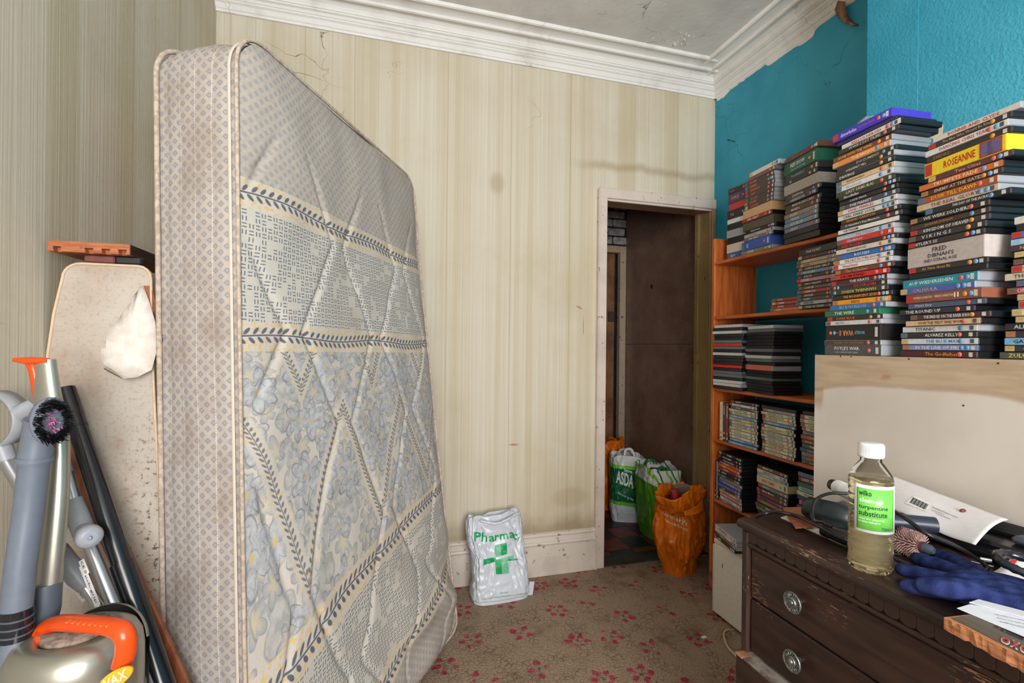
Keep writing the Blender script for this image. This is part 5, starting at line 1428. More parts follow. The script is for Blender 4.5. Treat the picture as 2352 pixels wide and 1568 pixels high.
chars_on_curve(ph, bv, 'Pharmac', [(1097, 1232), (1113, 1233), (1129, 1233), (1141, 1231), (1157, 1228), (1175, 1225), (1183.5, 1229)], 21, GRN, ([16, 14, 13, 10, 19, 12, 11], [0, 6, -5, -2, -7, -8, 4]))
uv, f = text_uv('y', [(1187, 1232), (1195, 1232), (1195, 1243), (1187, 1243)]); decal(ph, 'lettering', bv, uv, f, GRN)
for q, mt_ in (([(1136, 1252), (1149, 1249), (1152, 1276), (1136, 1281)], GRNL), ([(1149, 1249), (1163, 1246), (1165, 1272), (1151, 1276)], GRN),
               ([(1137, 1285), (1151, 1283), (1153, 1318), (1139, 1318)], GRN), ([(1151, 1283), (1165, 1281), (1169, 1316), (1153, 1318)], GRNL),
               ([(1110, 1285), (1138, 1279), (1140, 1288), (1111, 1298)], GRN), ([(1146, 1284), (1178, 1275), (1180, 1283), (1152, 1286)], GRNL), ([(1140, 1286), (1188, 1283), (1188, 1286), (1142, 1289)], GRN)):
    uv, f = quad_uv(q, 12, 12); decal(ph, 'cross_print', bv, uv, f, mt_)
for s_, q in (('Dispensary', [(1148, 1360), (1167, 1358), (1167, 1361), (1148, 1363)]), ('Please return unwanted medicines to your pharmacy', [(1107, 1374), (1211, 1360), (1211, 1363), (1107, 1377)])):
    uv, f = text_uv(s_, q, .01, 1); decal(ph, 'small_print', bv, uv, f, GRN)

# --- orange carrier in front of the door post
def contents(root, pts, seed):
    r = random.Random(seed)
    cols = [(30, 30, 34), (206, 200, 196), (170, 50, 46), (40, 40, 44), (120, 116, 112), (60, 40, 34)]
    for (x, y, z, a) in pts:
        link('contents', MB().box((-.045, -.012, -.05), (.045, .012, .05), .002, Tm(x, y, z) @ Rz(a) @ Rx(r.uniform(-25, 25)) @ Ry(r.uniform(-20, 20))), flat(*r.choice(cols), .4), root)
om_ = gloss('orange_carrier_plastic', 236, 122, 20, .20, .10)
sb = thing('carrier_bag', 'bulging orange plastic carrier bag in front of the bookcase side', 'carrier bag', Tm(1.615, 2.275, 0) @ Rz(24), 'carrier bags by the doorway')
def sprof(v):
    sx = .72 + .34*smooth(0, .45, v) - .02*smooth(.5, .75, v) + .16*smooth(.78, 1, v)
    sy = .70 + .30*smooth(0, .4, v) - .10*smooth(.6, .8, v)
    return sx, sy, -.030*smooth(.7, 1, v), -.02*smooth(.75, .9, v)
so = link('bag', bag_mesh(.128, .105, .452, sprof, 8.1, .024, 2.8, 150, 90, .06, .05, 1.3, .7), om_, sb)
fl_ = MB().grid(16, 8, lambda u, v: Vector((-.165 + .19*u, -.118 - .014*sin(pi*u) - .012*v, .385 - .045*v*(.4+u) + .028*u + .008*noise.noise((u*5, v*4, 2)))), True)
fo2 = link('turned_flap', fl_, om_, sb); q_ = fo2.modifiers.new('thickness', 'SOLIDIFY'); q_.thickness = .0012
contents(sb, [(-.03, .0, .40, 20), (.03, .02, .41, -30)], 3)
bv = bvh_of(so)
WT = flat(232, 214, 196, .4, 0, .4, .04)
uv, f = text_uv("Sainsbury's", [(1521, 1172), (1580, 1196), (1577, 1211), (1519, 1181)]); decal(sb, 'lettering', bv, uv, f, WT)
uv, f = text_uv('live well for less', [(1528, 1190), (1578, 1211), (1580, 1221), (1530, 1198)], .015, 1); decal(sb, 'lettering', bv, uv, f, WT)

# --- green and white carrier behind it
gm_ = Mt('green_white_carrier', .26, .5); x, y, z = gm_.coord()
zz = z + x*.55 + gm_.noise(None, 5, 3)*.05
c_ = gm_.mix(zz.ss(.325, .335), lin(92, 162, 42), lin(222, 226, 222))
wv = ((x*1.7 + z*.7 + gm_.noise(None, 5, 2)*.25)*7.5).fract()
c_ = gm_.mix(wv.lt(.16)*zz.gt(.335), c_, lin(132, 190, 60)); c_ = gm_.mix(((wv - .45).abs()).lt(.07)*zz.gt(.335), c_, lin(24, 112, 70))
gm_.color(c_); gm_.bump(gm_.noise(None, 20, 5, .6, .9), .6, .012)
mk = thing('carrier_bag', 'green and white striped plastic carrier bag standing on the quarry tiles', 'carrier bag', Tm(1.775, 2.745, .004) @ Rz(-6), 'carrier bags by the doorway')
mo_ = link('bag', bag_mesh(.108, .135, .438, lambda v: (.86+.2*smooth(0, .3, v), .86+.2*smooth(0, .3, v), 0, 0), 2.2, .015, 3.4, 110, 70, .06, .03, 1.6, .7), gm_.m, mk)
link('handle', MB().tube(spath([Vector((-.05, -.11, .42)), Vector((-.035, -.10, .452)), Vector((.02, -.085, .440)), Vector((.04, -.10, .41))], 5), .010, 8, True, .25), flat(26, 120, 80, .35), mk)
link('handle', MB().tube(spath([Vector((-.04, .11, .42)), Vector((-.02, .09, .458)), Vector((.03, .09, .45)), Vector((.05, .10, .41))], 5), .010, 8, True, .25), flat(26, 120, 80, .35), mk)
contents(mk, [(-.03, -.03, .385, 10), (.03, .0, .38, 60), (0, .05, .385, -20)], 5)
bv = bvh_of(mo_); uv, f = text_uv('food', [(1507, 1178), (1526, 1187), (1526, 1200), (1507, 1190)]); decal(mk, 'lettering', bv, uv, f, flat(226, 232, 226, .4))
# --- dark green supermarket carrier
ga = Mt('dark_green_carrier', .26, .5); x, y, z = ga.coord()
zz = z + x*.10 + ga.noise(None, 8, 2)*.012
c_ = ga.mix(zz.gt(.120), lin(214, 220, 232), lin(116, 190, 60)); c_ = ga.mix(zz.gt(.145), c_, lin(22, 104, 66))
c_ = ga.mix(zz.gt(.372), c_, lin(120, 200, 64)); c_ = ga.mix(zz.gt(.398), c_, lin(224, 226, 228))
lf = ga.noise(None, 26, 4, .6).ss(.55, .60)*zz.between(.20, .27, .01); c_ = ga.mix(lf, c_, lin(120, 190, 70))
ga.color(c_); ga.bump(ga.noise(None, 22, 5, .6, .9), .55, .012)
asd = thing('carrier_bag', 'dark green and white supermarket carrier bag packed full in the lobby', 'carrier bag', Tm(1.715, 3.035, .004) @ Rz(-18), 'carrier bags by the doorway')
ao = link('bag', bag_mesh(.115, .085, .452, lambda v: (.92+.1*smooth(0, .25, v)-.03*smooth(.8, 1, v), .9+.12*smooth(0, .2, v), 0, 0), 5.7, .012, 4.0, 110, 70, .05, .025, 1.8, .6), ga.m, asd)
link('handle', MB().tube(spath([Vector((-.03, -.07, .44)), Vector((-.022, -.06, .495)), Vector((.02, -.055, .500)), Vector((.045, -.07, .44))], 6), .009, 8, True, .3), flat(226, 226, 228, .35), asd)
link('handle', MB().tube(spath([Vector((-.05, .06, .44)), Vector((-.03, .05, .475)), Vector((.03, .05, .475)), Vector((.05, .06, .44))], 6), .009, 8, True, .3), flat(226, 226, 228, .35), asd)
contents(asd, [(-.04, -.01, .405, 15), (.03, .01, .40, -40), (0, .03, .41, 80)], 8)
bv = bvh_of(ao)
uv, f = text_uv('ASDA', [(1416, 1078), (1456, 1092), (1454, 1122), (1415, 1108)], .03); decal(asd, 'lettering', bv, uv, f, flat(232, 236, 238, .4))
uv, f = text_uv('Save', [(1433, 1074), (1452, 1080), (1452, 1087), (1433, 1082)], .02); decal(asd, 'lettering', bv, uv, f, flat(232, 236, 238, .4))
uv, f = text_uv('for your garden', [(1420, 1128), (1455, 1144), (1455, 1152), (1419, 1136)], .02, 1); decal(asd, 'lettering', bv, uv, f, flat(214, 232, 220, .4))
# --- orange carrier at the back
o2 = thing('carrier_bag', 'crumpled orange plastic carrier bag behind the green bags in the lobby', 'carrier bag', Tm(1.705, 3.300, .004) @ Rz(10), 'carrier bags by the doorway')
link('bag', bag_mesh(.125, .10, .50, lambda v: (.80+.25*smooth(0, .4, v)-.12*smooth(.6, .85, v)+.1*smooth(.85, 1, v), .8+.2*smooth(0, .4, v)-.2*smooth(.6, .9, v), -.02*smooth(.7, 1, v), 0), 1.4, .024, 2.6, 110, 70, .05, .07, 1.6, .8), om_, o2)
link('knotted_top', MB().grid(14, 8, lambda u, v: Vector((-.07 + .10*u + .02*v, -.06 + .05*v, .49 + .05*(1-abs(2*u-1))*(1-v) + .010*noise.noise((u*4, v*4, 7)))), True), om_, o2)

# ================================================================== CHEST OF DRAWERS
CXF, CYL, CYR, CXB, CZT = .876, .982, -.06, 1.325, .800
DK = wood('dark_oak', (62, 41, 33), (40, 27, 22), .7, 'y', .38, (140, 98, 72), .635)
DKT = wood('dark_oak_top', (58, 42, 35), (34, 24, 21), .7, 'y', .32, (150, 112, 88), .595)
DKM = wood('dark_oak_moulding', (58, 40, 32), (38, 26, 22), .7, 'y', .38, (140, 102, 76), .655)
DKV = wood('dark_oak_stile', (72, 50, 42), (46, 32, 28), .7, 'z', .42, (170, 122, 84), .70)
RAW = wood('raw_drawer_edge', (176, 124, 84), (120, 88, 66), 1, 'y', .6)
ch = thing('chest_of_drawers', 'dark scratched oak chest of drawers with round metal knobs', 'chest of drawers', Tm((CXF+CXB)/2, (CYL+CYR)/2, 0))
def cb_box(n, a, b, m, c=.002): return under(ch, n, MB().box(a, b, c), m)
cb_box('stile', (CXF-.004, CYL-.022, 0), (CXF+.04, CYL, CZT-.026), DKV, .004)
cb_box('stile', (CXF-.004, CYR, 0), (CXF+.04, CYR+.022, CZT-.026), DKV, .004)
cb_box('carcass', (CXF+.018, CYR+.004, .06), (CXB, CYL-.004, CZT-.026), DK)
cb_box('plinth', (CXF+.006, CYR+.01, 0), (CXB, CYL-.01, .06), DK)
# top with thumbnail edge
TPf = [(-.002, 0), (.006, 0), (.012, .004), (.015, .011), (.013, .018), (.007, .0225), (-.004, .0245), (-.455, .0245), (-.455, 0)]
tp_ = MB().extrude([(a, b) for a, b in TPf], (CXF, CYL+.004, CZT-.0245), (CXF, CYR-.004, CZT-.0245), (-1, 0, 0))
under(ch, 'top', tp_, DKT)
cb_box('frieze', (CXF+.002, CYR+.022, .748), (CXF+.02, CYL-.022, CZT-.0245), DKM)
lp = MB()
for k in range(1): pass
lap = MB().prism([(0, .026), (0, .007), (.003, .002), (.008, 0), (.018, 0), (.023, .002), (.026, .007), (.026, .026)], .005, P3((0, 0, 0), (0, -1, 0), (0, 0, 1), (-1, 0, 0))).mesh('lappet')
lap.materials.append(DKM)
nl_ = int((CYL-CYR-.044)/.0268)
for k in range(nl_):
    o = link('lappet', lap, None, ch); o.location = ch.matrix_world.inverted() @ Vector((CXF+.003, CYL-.0225-k*.0268, .7495))
under(ch, 'bead', MB().tube([Vector((CXF+.001, CYL-.022, .7430)), Vector((CXF+.001, CYR+.022, .7430))], .0056, 10), DKM)
# drawers
KN = Mt('pewter_knob', .38, .5, .85); KN.color(KN.mix(KN.noise(None, 140, 2).ss(.35, .65), lin(150, 154, 152), lin(104, 108, 106)))
def knob(y, z, x, par):
    M = P3((x, y, z), (0, -1, 0), (0, 0, 1), (-1, 0, 0))
    k = link('knob', MB().lathe([(.006, -.001), (.006, .014), (.010, .016), (.0215, .018), (.0228, .0205), (.0215, .023), (.0195, .0225), (.0185, .0205), (.0105, .0205), (.0100, .0235), (.0085, .0245), (.0070, .0225), (.0060, .0222), (.0052, .0255), (.003, .0278), (0, .028)], 36, M), KN.m, par)
    pt_ = MB()
    for i in range(18):
        w = 2*pi*i/18; a = M @ Vector((cos(w)*.0112, sin(w)*.0112, .0206)); b = M @ Vector((cos(w)*.0178, sin(w)*.0178, .0206))
        pt_.tube([a, a*.5+b*.5 + Vector((-.0012, 0, 0)), b], [.0006, .0016, .0010], 6)
    link('rosette', pt_, KN.m, k)
    return k
chI = ch.matrix_world.inverted()
for (z0, z1, px) in ((.616, .734, 0), (.487, .612, 0), (.330, .480, .034), (.170, .322, 0), (.068, .164, 0)):
    fx = CXF + .004 - px
    d = under(ch, 'drawer', MB().box((fx, CYR+.024, z0), (fx+.018, CYL-.024 + (.010 if px else 0), z1), .003), DK)
    if px:
        e1 = MB().box((fx+.002, CYR+.03, z1-.001), (fx+.050, CYL-.018, z1+.0012), .0005); e1.v = [chI @ Vector(q) for q in e1.v]
        link('drawer_edge', e1, worn('drawer_lip', (150, 140, 132), (96, 84, 78), .5, 30), d)
        e2 = MB().box((fx-.001, CYL-.036, z1-.0015), (fx+.03, CYL-.013, z1+.0016), .0008); e2.v = [chI @ Vector(q) for q in e2.v]
        link('worn_corner', e2, RAW, d)
    zc = (z0+z1)/2 + .003
    for y in (atx(1815, 1384, CXF-.022).y, CYR + .16):
        k = knob(y, zc, fx, None)
        k.parent = d; k.matrix_parent_inverse = Matrix(); k.matrix_local = chI
    # chipped wood by the keyhole side

# ================================================================== THINGS ON THE CHEST
Z0 = CZT + .0004
# --- bottle of turpentine substitute
bx, by = .914, .694
bt = thing('turpentine_bottle', 'clear plastic bottle of yellow liquid with green label and white cap', 'bottle', Tm(bx, by, Z0))
bp_ = [(0, .003), (.020, .003), (.026, .0), (.032, .001), (.0355, .006), (.0362, .014), (.0352, .026), (.0340, .032)]
zr = .034
while zr < .165:
    bp_ += [(.0352, zr+.002), (.0358, zr+.0055), (.0350, zr+.009), (.0338, zr+.0108)]; zr += .0125
bp_ += [(.0352, .168), (.0350, .174), (.0325, .182), (.0270, .192), (.0205, .201), (.0172, .205), (.0170, .213), (.0155, .213), (0, .213)]
gb_ = Mt('clear_pet_with_spirit', .06, .5); gb_.color(lin(252, 250, 242)); gb_.set(Transmission_Weight=1.0, IOR=1.10)
link('bottle_body', MB().lathe(bp_, 48), gb_.m, bt)
gl_ = Mt('yellow_spirit', .02, .5); gl_.color(lin(246, 234, 196)); gl_.set(Transmission_Weight=.90, IOR=1.10)
link('liquid', MB().lathe([(0, .005), (.0255, .005), (.030, .010), (.0325, .03), (.0325, .165), (.031, .172), (0, .172)], 40), gl_.m, bt)
link('cap', MB().lathe([(0, .2135), (.0205, .2135), (.0208, .216), (.0206, .236), (.0195, .2395), (.017, .2405), (0, .2405)], 60), flat(238, 238, 240, .35), bt)
rr = MB()
for k in range(48):
    w = 2*pi*k/48; rr.box((-.0005, -.0004, .2165), (.0005, .0006, .2355), 0, Rz(degrees(w) if False else w*180/pi) @ Tm(0, .0207, 0))
link('cap_ridges', rr, flat(232, 232, 236, .35), bt)
th0 = atan2(-by, -bx) + radians(14)
def wrap(w, z, r=.0364): return Vector((r*cos(th0+w), r*sin(th0+w), z))
def label(nm, w0, w1, z0, z1, r, mat, par):
    o = link(nm, MB().grid(18, 3, lambda u, v: wrap(w0+(w1-w0)*u, z0+(z1-z0)*v, r)), mat, par); q = o.modifiers.new('thickness', 'SOLIDIFY'); q.thickness = .0003; q.offset = 1; return o
lb = label('label', -.98, 1.15, .078, .166, .0366, flat(234, 236, 238, .35, 0, .4, .03), bt)
label('label_panel', -.84, .90, .083, .160, .0370, flat(112, 200, 84, .35, 0, .4, .05), lb)
def lab_text(s, w0, w1, z0, z1, c, bold=.02):
    vs, fs = text_fit(s, w0, w1, z0, z1, bold, 1, 2)
    link('lettering', MB().add([wrap(q.x, q.y, .0374) for q in vs], fs), flat(*c, .4, 0, .3, 0), lb)
lab_text('wilko', -.74, -.20, .146, .156, (30, 50, 40)); lab_text('clean-up', -.70, .28, .132, .142, (232, 244, 232))
lab_text('turpentine', -.74, .52, .120, .129, (22, 60, 40)); lab_text('substitute', -.74, .48, .109, .119, (22, 60, 40))
lab_text('ideal for cleaning', -.74, .34, .1015, .1055, (220, 240, 220), .01); lab_text('brushes and paint', -.74, .16, .0960, .1000, (220, 240, 220), .01); lab_text('750ml e', .22, .74, .085, .0905, (30, 70, 50))
# --- scrap of wood veneer, papers under it
def sheet(name, label_, cat, px, z, mat, th=.0012, curl=0.0, group=None):
    """px: photo corners (order round) lying at height z"""
    P = [atz(u, v, z) for u, v in px]
    n = len(P); vs = [p for p in P] + [p + Vector((0, 0, th)) for p in P]
    fs = [tuple(range(n-1, -1, -1)), tuple(range(n, 2*n))] + [(i, (i+1) % n, n+(i+1) % n, n+i) for i in range(n)]
    return tag(link(name, MB().add(vs, fs), mat), label_, cat, group)
WHT = flat(232, 230, 230, .6, 0, .3, .03)
sheet('paper_strip', 'white card strip lying under the wood veneer offcut', 'paper', [(1793, 1189), (1812, 1183), (1880, 1205), (1945, 1232), (1945, 1256), (1905, 1238), (1850, 1214)], Z0, flat(226, 218, 204, .6), .0012)
VEN = wood('veneer', (172, 104, 74), (132, 72, 50), 1.2, 'x', .45)
sheet('veneer_offcut', 'reddish wood veneer offcut on the chest beside the bottle', 'offcut', [(1798, 1167), (1847, 1165), (1884, 1210), (1827, 1214)], Z0+.006, VEN, .0022)
# --- hair dryer
DKB = flat(30, 40, 44, .35, 0, .5, .03); BLB = flat(46, 54, 72, .32, 0, .5, .03)
a_, b_ = atz(1858, 1166, Z0+.037), atz(1990, 1200, Z0+.037)
b_ = a_ + (b_-a_).normalized()*.098
hd_ = thing('hair_dryer', 'dark green-black hair dryer lying behind the bottle', 'hair dryer', Tm(*((a_+b_)/2).xy, Z0))
ax = (b_-a_).normalized()
under(hd_, 'barrel', MB().tube([a_ - ax*.006, a_, a_+ax*.02, a_ + ax*.06, a_ + ax*.10, b_], [.022, .0265, .0285, .029, .027, .022], 8), DKB)
under(hd_, 'air_intake', MB().lathe([(0, 0), (.020, 0), (.021, .003), (0, .003)], 20, P3(a_ - ax*.009, ax.cross(Vector((0, 0, 1))).normalized(), Vector((0, 0, 1)), ax)), BLKM)
hn = a_ + ax*.05; sd = ax.cross(Vector((0, 0, 1))).normalized()
under(hd_, 'handle', MB().tube([hn, hn - sd*.035 + Vector((0, 0, .004)), hn - sd*.065 + Vector((0, 0, .004))], [.017, .016, .015], 12, True, .8), DKB)
under(hd_, 'nozzle', MB().tube([b_, b_ + ax*.010, b_ + ax*.020], [.019, .017, .015], 14), BLK)
# curling tong rod and paper roll further back
def rod(name, label_, cat, p, q, r, mat, zlift, caps=None):
    a, b = atz(*p, zlift), atz(*q, zlift); o = thing(name, label_, cat, Tm(*((a+b)/2).xy, Z0)); d = (b-a).normalized()
    under(o, 'barrel', MB().tube([a, b], r, 20), mat)
    if caps: under(o, 'end_cap', MB().tube([a - d*.004, a + d*.010], r*1.08, 20), caps)
    return o, a, b
rod('curling_tong', 'black curling tong barrel lying in front of the hair dryer', 'curling tong', (1896, 1219), (1952, 1244), .0120, flat(28, 28, 36, .3), Z0+.0140, BLK)
rl, ra, rb_ = rod('paper_roll', 'rolled white paper with a black core propped against the cream cupboard', 'paper roll', (1924, 1118), (1985, 1146), .018, WHT, Z0+.058)
for k in range(7): under(rl, 'roll_edge', MB().tube([ra + (rb_-ra).normalized()*(.004+.004*k), ra + (rb_-ra).normalized()*(.0056+.004*k)], .0184, 20), flat(206, 206, 208, .6))
under(rl, 'core', MB().tube([ra - (rb_-ra).normalized()*.022, ra + (rb_-ra).normalized()*.01], .0145, 20), BLK)
# black appliance along the back of the chest
ap = thing('keyboard_case', 'long black ribbed appliance along the back of the chest', 'appliance', Tm(1.26, .55, Z0))
under(ap, 'body', MB().box((1.175, .12, Z0), (1.322, .862, Z0+.040), .006), flat(18, 18, 22, .22, 0, .6, .02))
for k in range(7): under(ap, 'rib', MB().box((1.242+.0115*k, .125, Z0+.040), (1.2465+.0115*k, .856, Z0+.0485), .001), flat(30, 30, 34, .4))
under(ap, 'end_grip', MB().box((1.205, .52, Z0+.0405), (1.240, .64, Z0+.056), .006), flat(62, 70, 82, .45))
under(ap, 'front_rail', MB().tube([Vector((1.172, .86, Z0+.016)), Vector((1.172, .13, Z0+.016))], .012, 12), flat(22, 22, 26, .18, 0, .6, .02))
# big white envelope leaning over it
E1, E2, E3, E4 = atx(2046, 1098, 1.318), atx(2316, 1219, 1.285), atz(2240, 1264, Z0+.0300), atz(2046, 1178, Z0+.030)
E1.z = max(E1.z, Z0+.055); E2.z = max(E2.z, Z0+.055)
def env(u, v):
    p = (E1*(1-u)+E2*u)*(1-v) + (E4*(1-u)+E3*u)*v
    return p + Vector((0, 0, .010*sin(pi*v)*(.6+.4*u) + .004*sin(7*u)*v + .009))
en = thing('envelope', 'large white envelope with a barcode sticker leaning over the black appliance', 'envelope', Tm(*((E1+E3)/2)))
eo = under(en, 'sheet', MB().grid(24, 16, env), flat(226, 224, 226, .55, 0, .3, .02)); q_ = eo.modifiers.new('thickness', 'SOLIDIFY'); q_.thickness = .001
bve = bvh_of(eo)
st_ = decal(en, 'barcode_sticker', bve, *quad_uv([(2099, 1139), (2138, 1158), (2128, 1176), (2079, 1156)], 3, 3), flat(238, 238, 238, .5), .0012)
for k in range(15):
    x_ = k/15.0; w_ = .035 if k % 3 else .06
    q = [(2098+36*x_, 1143+17*x_), (2098+36*(x_+w_), 1143+17*(x_+w_)), (2090+36*(x_+w_), 1155+17*(x_+w_)), (2090+36*x_, 1155+17*x_)]
    decal(en, 'barcode_bar', bve, q, [(0, 1, 2, 3)], flat(60, 60, 66, .6), .0018)
for s_, q in (('If undelivered return to sender', [(2143, 1163), (2201, 1188), (2200, 1191), (2142, 1167)]), ('Unit 4, Park Road', [(2140, 1170), (2170, 1181), (2169, 1184), (2139, 1173)]), ('Trading Estate', [(2150, 1178), (2185, 1192), (2184, 1195), (2149, 1181)])):
    uv, f = text_uv(s_, q, .01, 1); decal(en, 'small_print', bve, uv, f, flat(90, 96, 110, .6), .0016)
link('wax_chip', MB().lathe([(0, 0), (.006, 0), (.005, .004), (.002, .006), (0, .006)], 9, Tm(*(en.matrix_world.inverted() @ env(.72, .35))) @ Rx(20), 1.3, .8), flat(110, 54, 40, .6), en)
# hot-brush handle
hbh, ha, hb2 = rod('hot_brush', 'blue-grey hot brush handle lying on the white envelope', 'hot brush', (2052, 1197), (2148, 1206), .0165, BLB, Z0+.056)
under(hbh, 'shaft', MB().tube([ha - (hb2-ha).normalized()*.03, ha], [.015, .0172], 8), BLB)
# round hair brush
a_, b_ = atz(2066, 1238, Z0+.029), atz(2118, 1256, Z0+.029); ax = (b_-a_).normalized()
rbz = thing('round_hairbrush', 'round hairbrush with pink-brown bristles between glove and envelope', 'hairbrush', Tm(*((a_+b_)/2).xy, Z0))
under(rbz, 'core', MB().tube([a_, b_ + ax*.004], .011, 14), flat(84, 50, 50, .5))
under(rbz, 'end_cap', MB().tube([b_ + ax*.004, b_ + ax*.014, b_ + ax*.020], [.0095, .0095, .006], 14), flat(70, 84, 100, .4))
under(rbz, 'handle', MB().tube([a_, a_ - ax*.02, a_ - ax*.055], [.010, .012, .009], 12), flat(110, 92, 70, .5))
x1 = ax.cross(Vector((0, 0, 1))).normalized(); y1 = ax.cross(x1); bs = MB()
for k in range(26):
    w = 2*pi*k/26
    for j in range(9):
        p = a_ + (b_-a_)*(j+.5)/9.0; d = x1*cos(w+.05*(j % 2)) + y1*sin(w+.05*(j % 2)); e = ax*.0010; e2 = d.cross(ax)*.0007
        bs.add([p + d*.010 - e, p + d*.010 + e, p + d*.0272 + e, p + d*.0272 - e], [(0, 1, 2, 3)]); bs.add([p + d*.010 - e2, p + d*.010 + e2, p + d*.0272 + e2, p + d*.0272 - e2], [(0, 1, 2, 3)])
o_ = under(rbz, 'bristles', bs, worn('bristle_tips', (224, 196, 190), (160, 112, 108), .6, 60)); o_['kind'] = 'stuff'

# --- navy knitted glove
gv = MB()
def gp_(u, v, z): return atz(u, v, Z0 + z)
F = [([(2190, 1358, .016), (2124, 1350, .014), (2082, 1345, .013)], [.0150, .0125, .0105]),
     ([(2205, 1340, .018), (2130, 1322, .016), (2072, 1308, .014)], [.0150, .0135, .0115]),
     ([(2225, 1328, .019), (2160, 1300, .017), (2106, 1282, .014)], [.0155, .0140, .0115]),
     ([(2250, 1322, .018), (2200, 1294, .018), (2150, 1272, .016)], [.0160, .0145, .0120]),
     ([(2250, 1356, .026), (2180, 1350, .030), (2122, 1344, .024)], [.0180, .0165, .0130])]
for pts, rs in F:
    P = spath([gp_(*q) for q in pts], 5); n = len(P); R = [rs[0] + (rs[1]-rs[0])*min(1, i/(n*.5)) + (rs[2]-rs[1])*max(0, (i-n*.5)/(n*.5)) for i in range(n)]
    d = (P[-1]-P[-2]).normalized(); P += [P[-1] + d*R[-1]*.6, P[-1] + d*R[-1]*.95]; R += [R[-1]*.78, R[-1]*.3]
    gv.tube(P, R, 12, True, 1.0, up=(0, 0, 1))
for pts, rs in (([(2195, 1348, .017), (2240, 1340, .020), (2300, 1362, .020), (2352, 1382, .018), (2430, 1410, .018)], [.018, .024, .024, .022, .022]),
                ([(2230, 1330, .018), (2280, 1342, .020), (2330, 1352, .018), (2430, 1385, .018)], [.016, .021, .020, .020]),
                ([(2200, 1360, .016), (2260, 1372, .018), (2330, 1388, .017), (2430, 1425, .017)], [.016, .018, .018, .018])):
    P = spath([gp_(*q) for q in pts], 4); n = len(P); k = len(rs)-1
    R = [rs[min(int(i/4), k)] + (rs[min(int(i/4)+1, k)]-rs[min(int(i/4), k)])*((i % 4)/4.0) for i in range(n)]
    gv.tube(P, R, 14, True, 1.25, up=(0, 0, 1))
km = Mt('navy_knit', .95, .1); x, y, z = km.coord()
kn_ = ((x*.75 - y*.66)*260 ).sin()*.5 + ((x*.66 + y*.75)*420).sin()*.35
km.color(km.mix(km.noise(None, 500, 2).ss(.72, .76)*.6, km.mix((kn_ + 1)*.5, lin(28, 36, 74), lin(48, 60, 110)), lin(150, 150, 160))); km.bump(kn_*.5 + km.noise(None, 220, 2)*.6, .6, .003)
go_ = link('knitted_glove', gv, km.m); rm = go_.modifiers.new('remesh', 'REMESH'); rm.mode = 'VOXEL'; rm.voxel_size = .0026; rm.use_smooth_shade = True
sm2 = go_.modifiers.new('smooth', 'SMOOTH'); sm2.factor = .5; sm2.iterations = 4
baked(go_)
for q in go_.data.vertices: q.co.z = max(q.co.z, Z0 + .0002)
for p in go_.data.polygons: p.use_smooth = True
if len(go_.data.materials) == 0: go_.data.materials.append(km.m)
tag(go_, 'navy blue knitted glove lying palm down beside the bottle', 'glove')

# --- broken sign board with letters
S1, S2, S3, S4 = atz(2168, 1417, Z0+.019), atz(2231, 1410, Z0+.019), Vector((.975, .30, Z0+.019)), Vector((.800, .30, Z0+.019))
S4 = S1 + (atz(2352, 1512, Z0+.019) - S1)*1.5; S3 = S2 + (S4-S1)
sgn = thing('sign_board', 'broken wooden sign board with red and white letters overhanging the chest edge', 'sign', Tm(*((S1+S3)/2).xy, Z0))
rng = random.Random(8); ed = [S1 + (S4-S1)*(i/26.0) for i in range(27)]
nrm = Vector((S4.y-S1.y, S1.x-S4.x, 0)).normalized()
if nrm.x > 0: nrm = -nrm
top_ = [S2, S1] + [e + nrm*rng.uniform(-.0014, .0006) for e in ed[1:-1]] + [S4, S3]
bot_ = [S2, S1] + [e + nrm*rng.uniform(-.0015, .0015) + Vector((0, 0, rng.uniform(-.0015, .0015))) for e in ed[1:-1]] + [S4, S3]
bot_ = [p + Vector((0, 0, -.0175)) for p in bot_]; n = len(top_)
RW = wood('splintered_wood', (206, 142, 98), (150, 92, 60), 5.0, 'y', .8)
under(sgn, 'board', MB().add(top_ + bot_, [tuple(range(n)), tuple(range(2*n-1, n-1, -1))] + [(i, n+i, n+(i+1) % n, (i+1) % n) for i in range(n)]), RW)
ins = [S2 + (S3-S2)*.02 - nrm*.0, S1 + (S2-S1)*.16 + (S4-S1)*.03, S4 + (S3-S4)*.16, S3]
fc = under(sgn, 'painted_face', MB().add([p + Vector((0, 0, .0008)) for p in ins], [(0, 1, 2, 3)]), wood('grey_painted_planks', (112, 100, 88), (84, 74, 64), .8, 'y', .5))
bvs = bvh_of(fc)
for s_, q, c3, of in (('O', [(2301, 1462), (2322, 1471), (2317, 1486), (2297, 1476)], (232, 232, 236), .0012), ('O', [(2303, 1464), (2320, 1471), (2316, 1483), (2300, 1475)], (200, 50, 44), .0018),
                  ('X', [(2325, 1470), (2344, 1479), (2338, 1495), (2319, 1485)], (232, 232, 236), .0012), ('X', [(2326, 1472), (2342, 1480), (2337, 1492), (2321, 1485)], (200, 50, 44), .0018),
                  ('O', [(2346, 1480), (2366, 1490), (2360, 1506), (2340, 1496)], (232, 232, 236), .0012), ('O', [(2348, 1482), (2364, 1490), (2359, 1503), (2343, 1495)], (200, 50, 44), .0018)):
    uv, f = text_uv(s_, q, .05); decal(sgn, 'lettering', bvs, uv, f, flat(*c3, .5), of)
uv, f = text_uv('Welcome', [(2280, 1432), (2352, 1464), (2349, 1472), (2277, 1440)], .03); decal(sgn, 'lettering', bvs, uv, f, flat(30, 40, 70, .5), .0012)
pp = [(2198, 1397), (2228, 1388), (2352, 1412), (2400, 1422), (2400, 1480), (2352, 1462)]
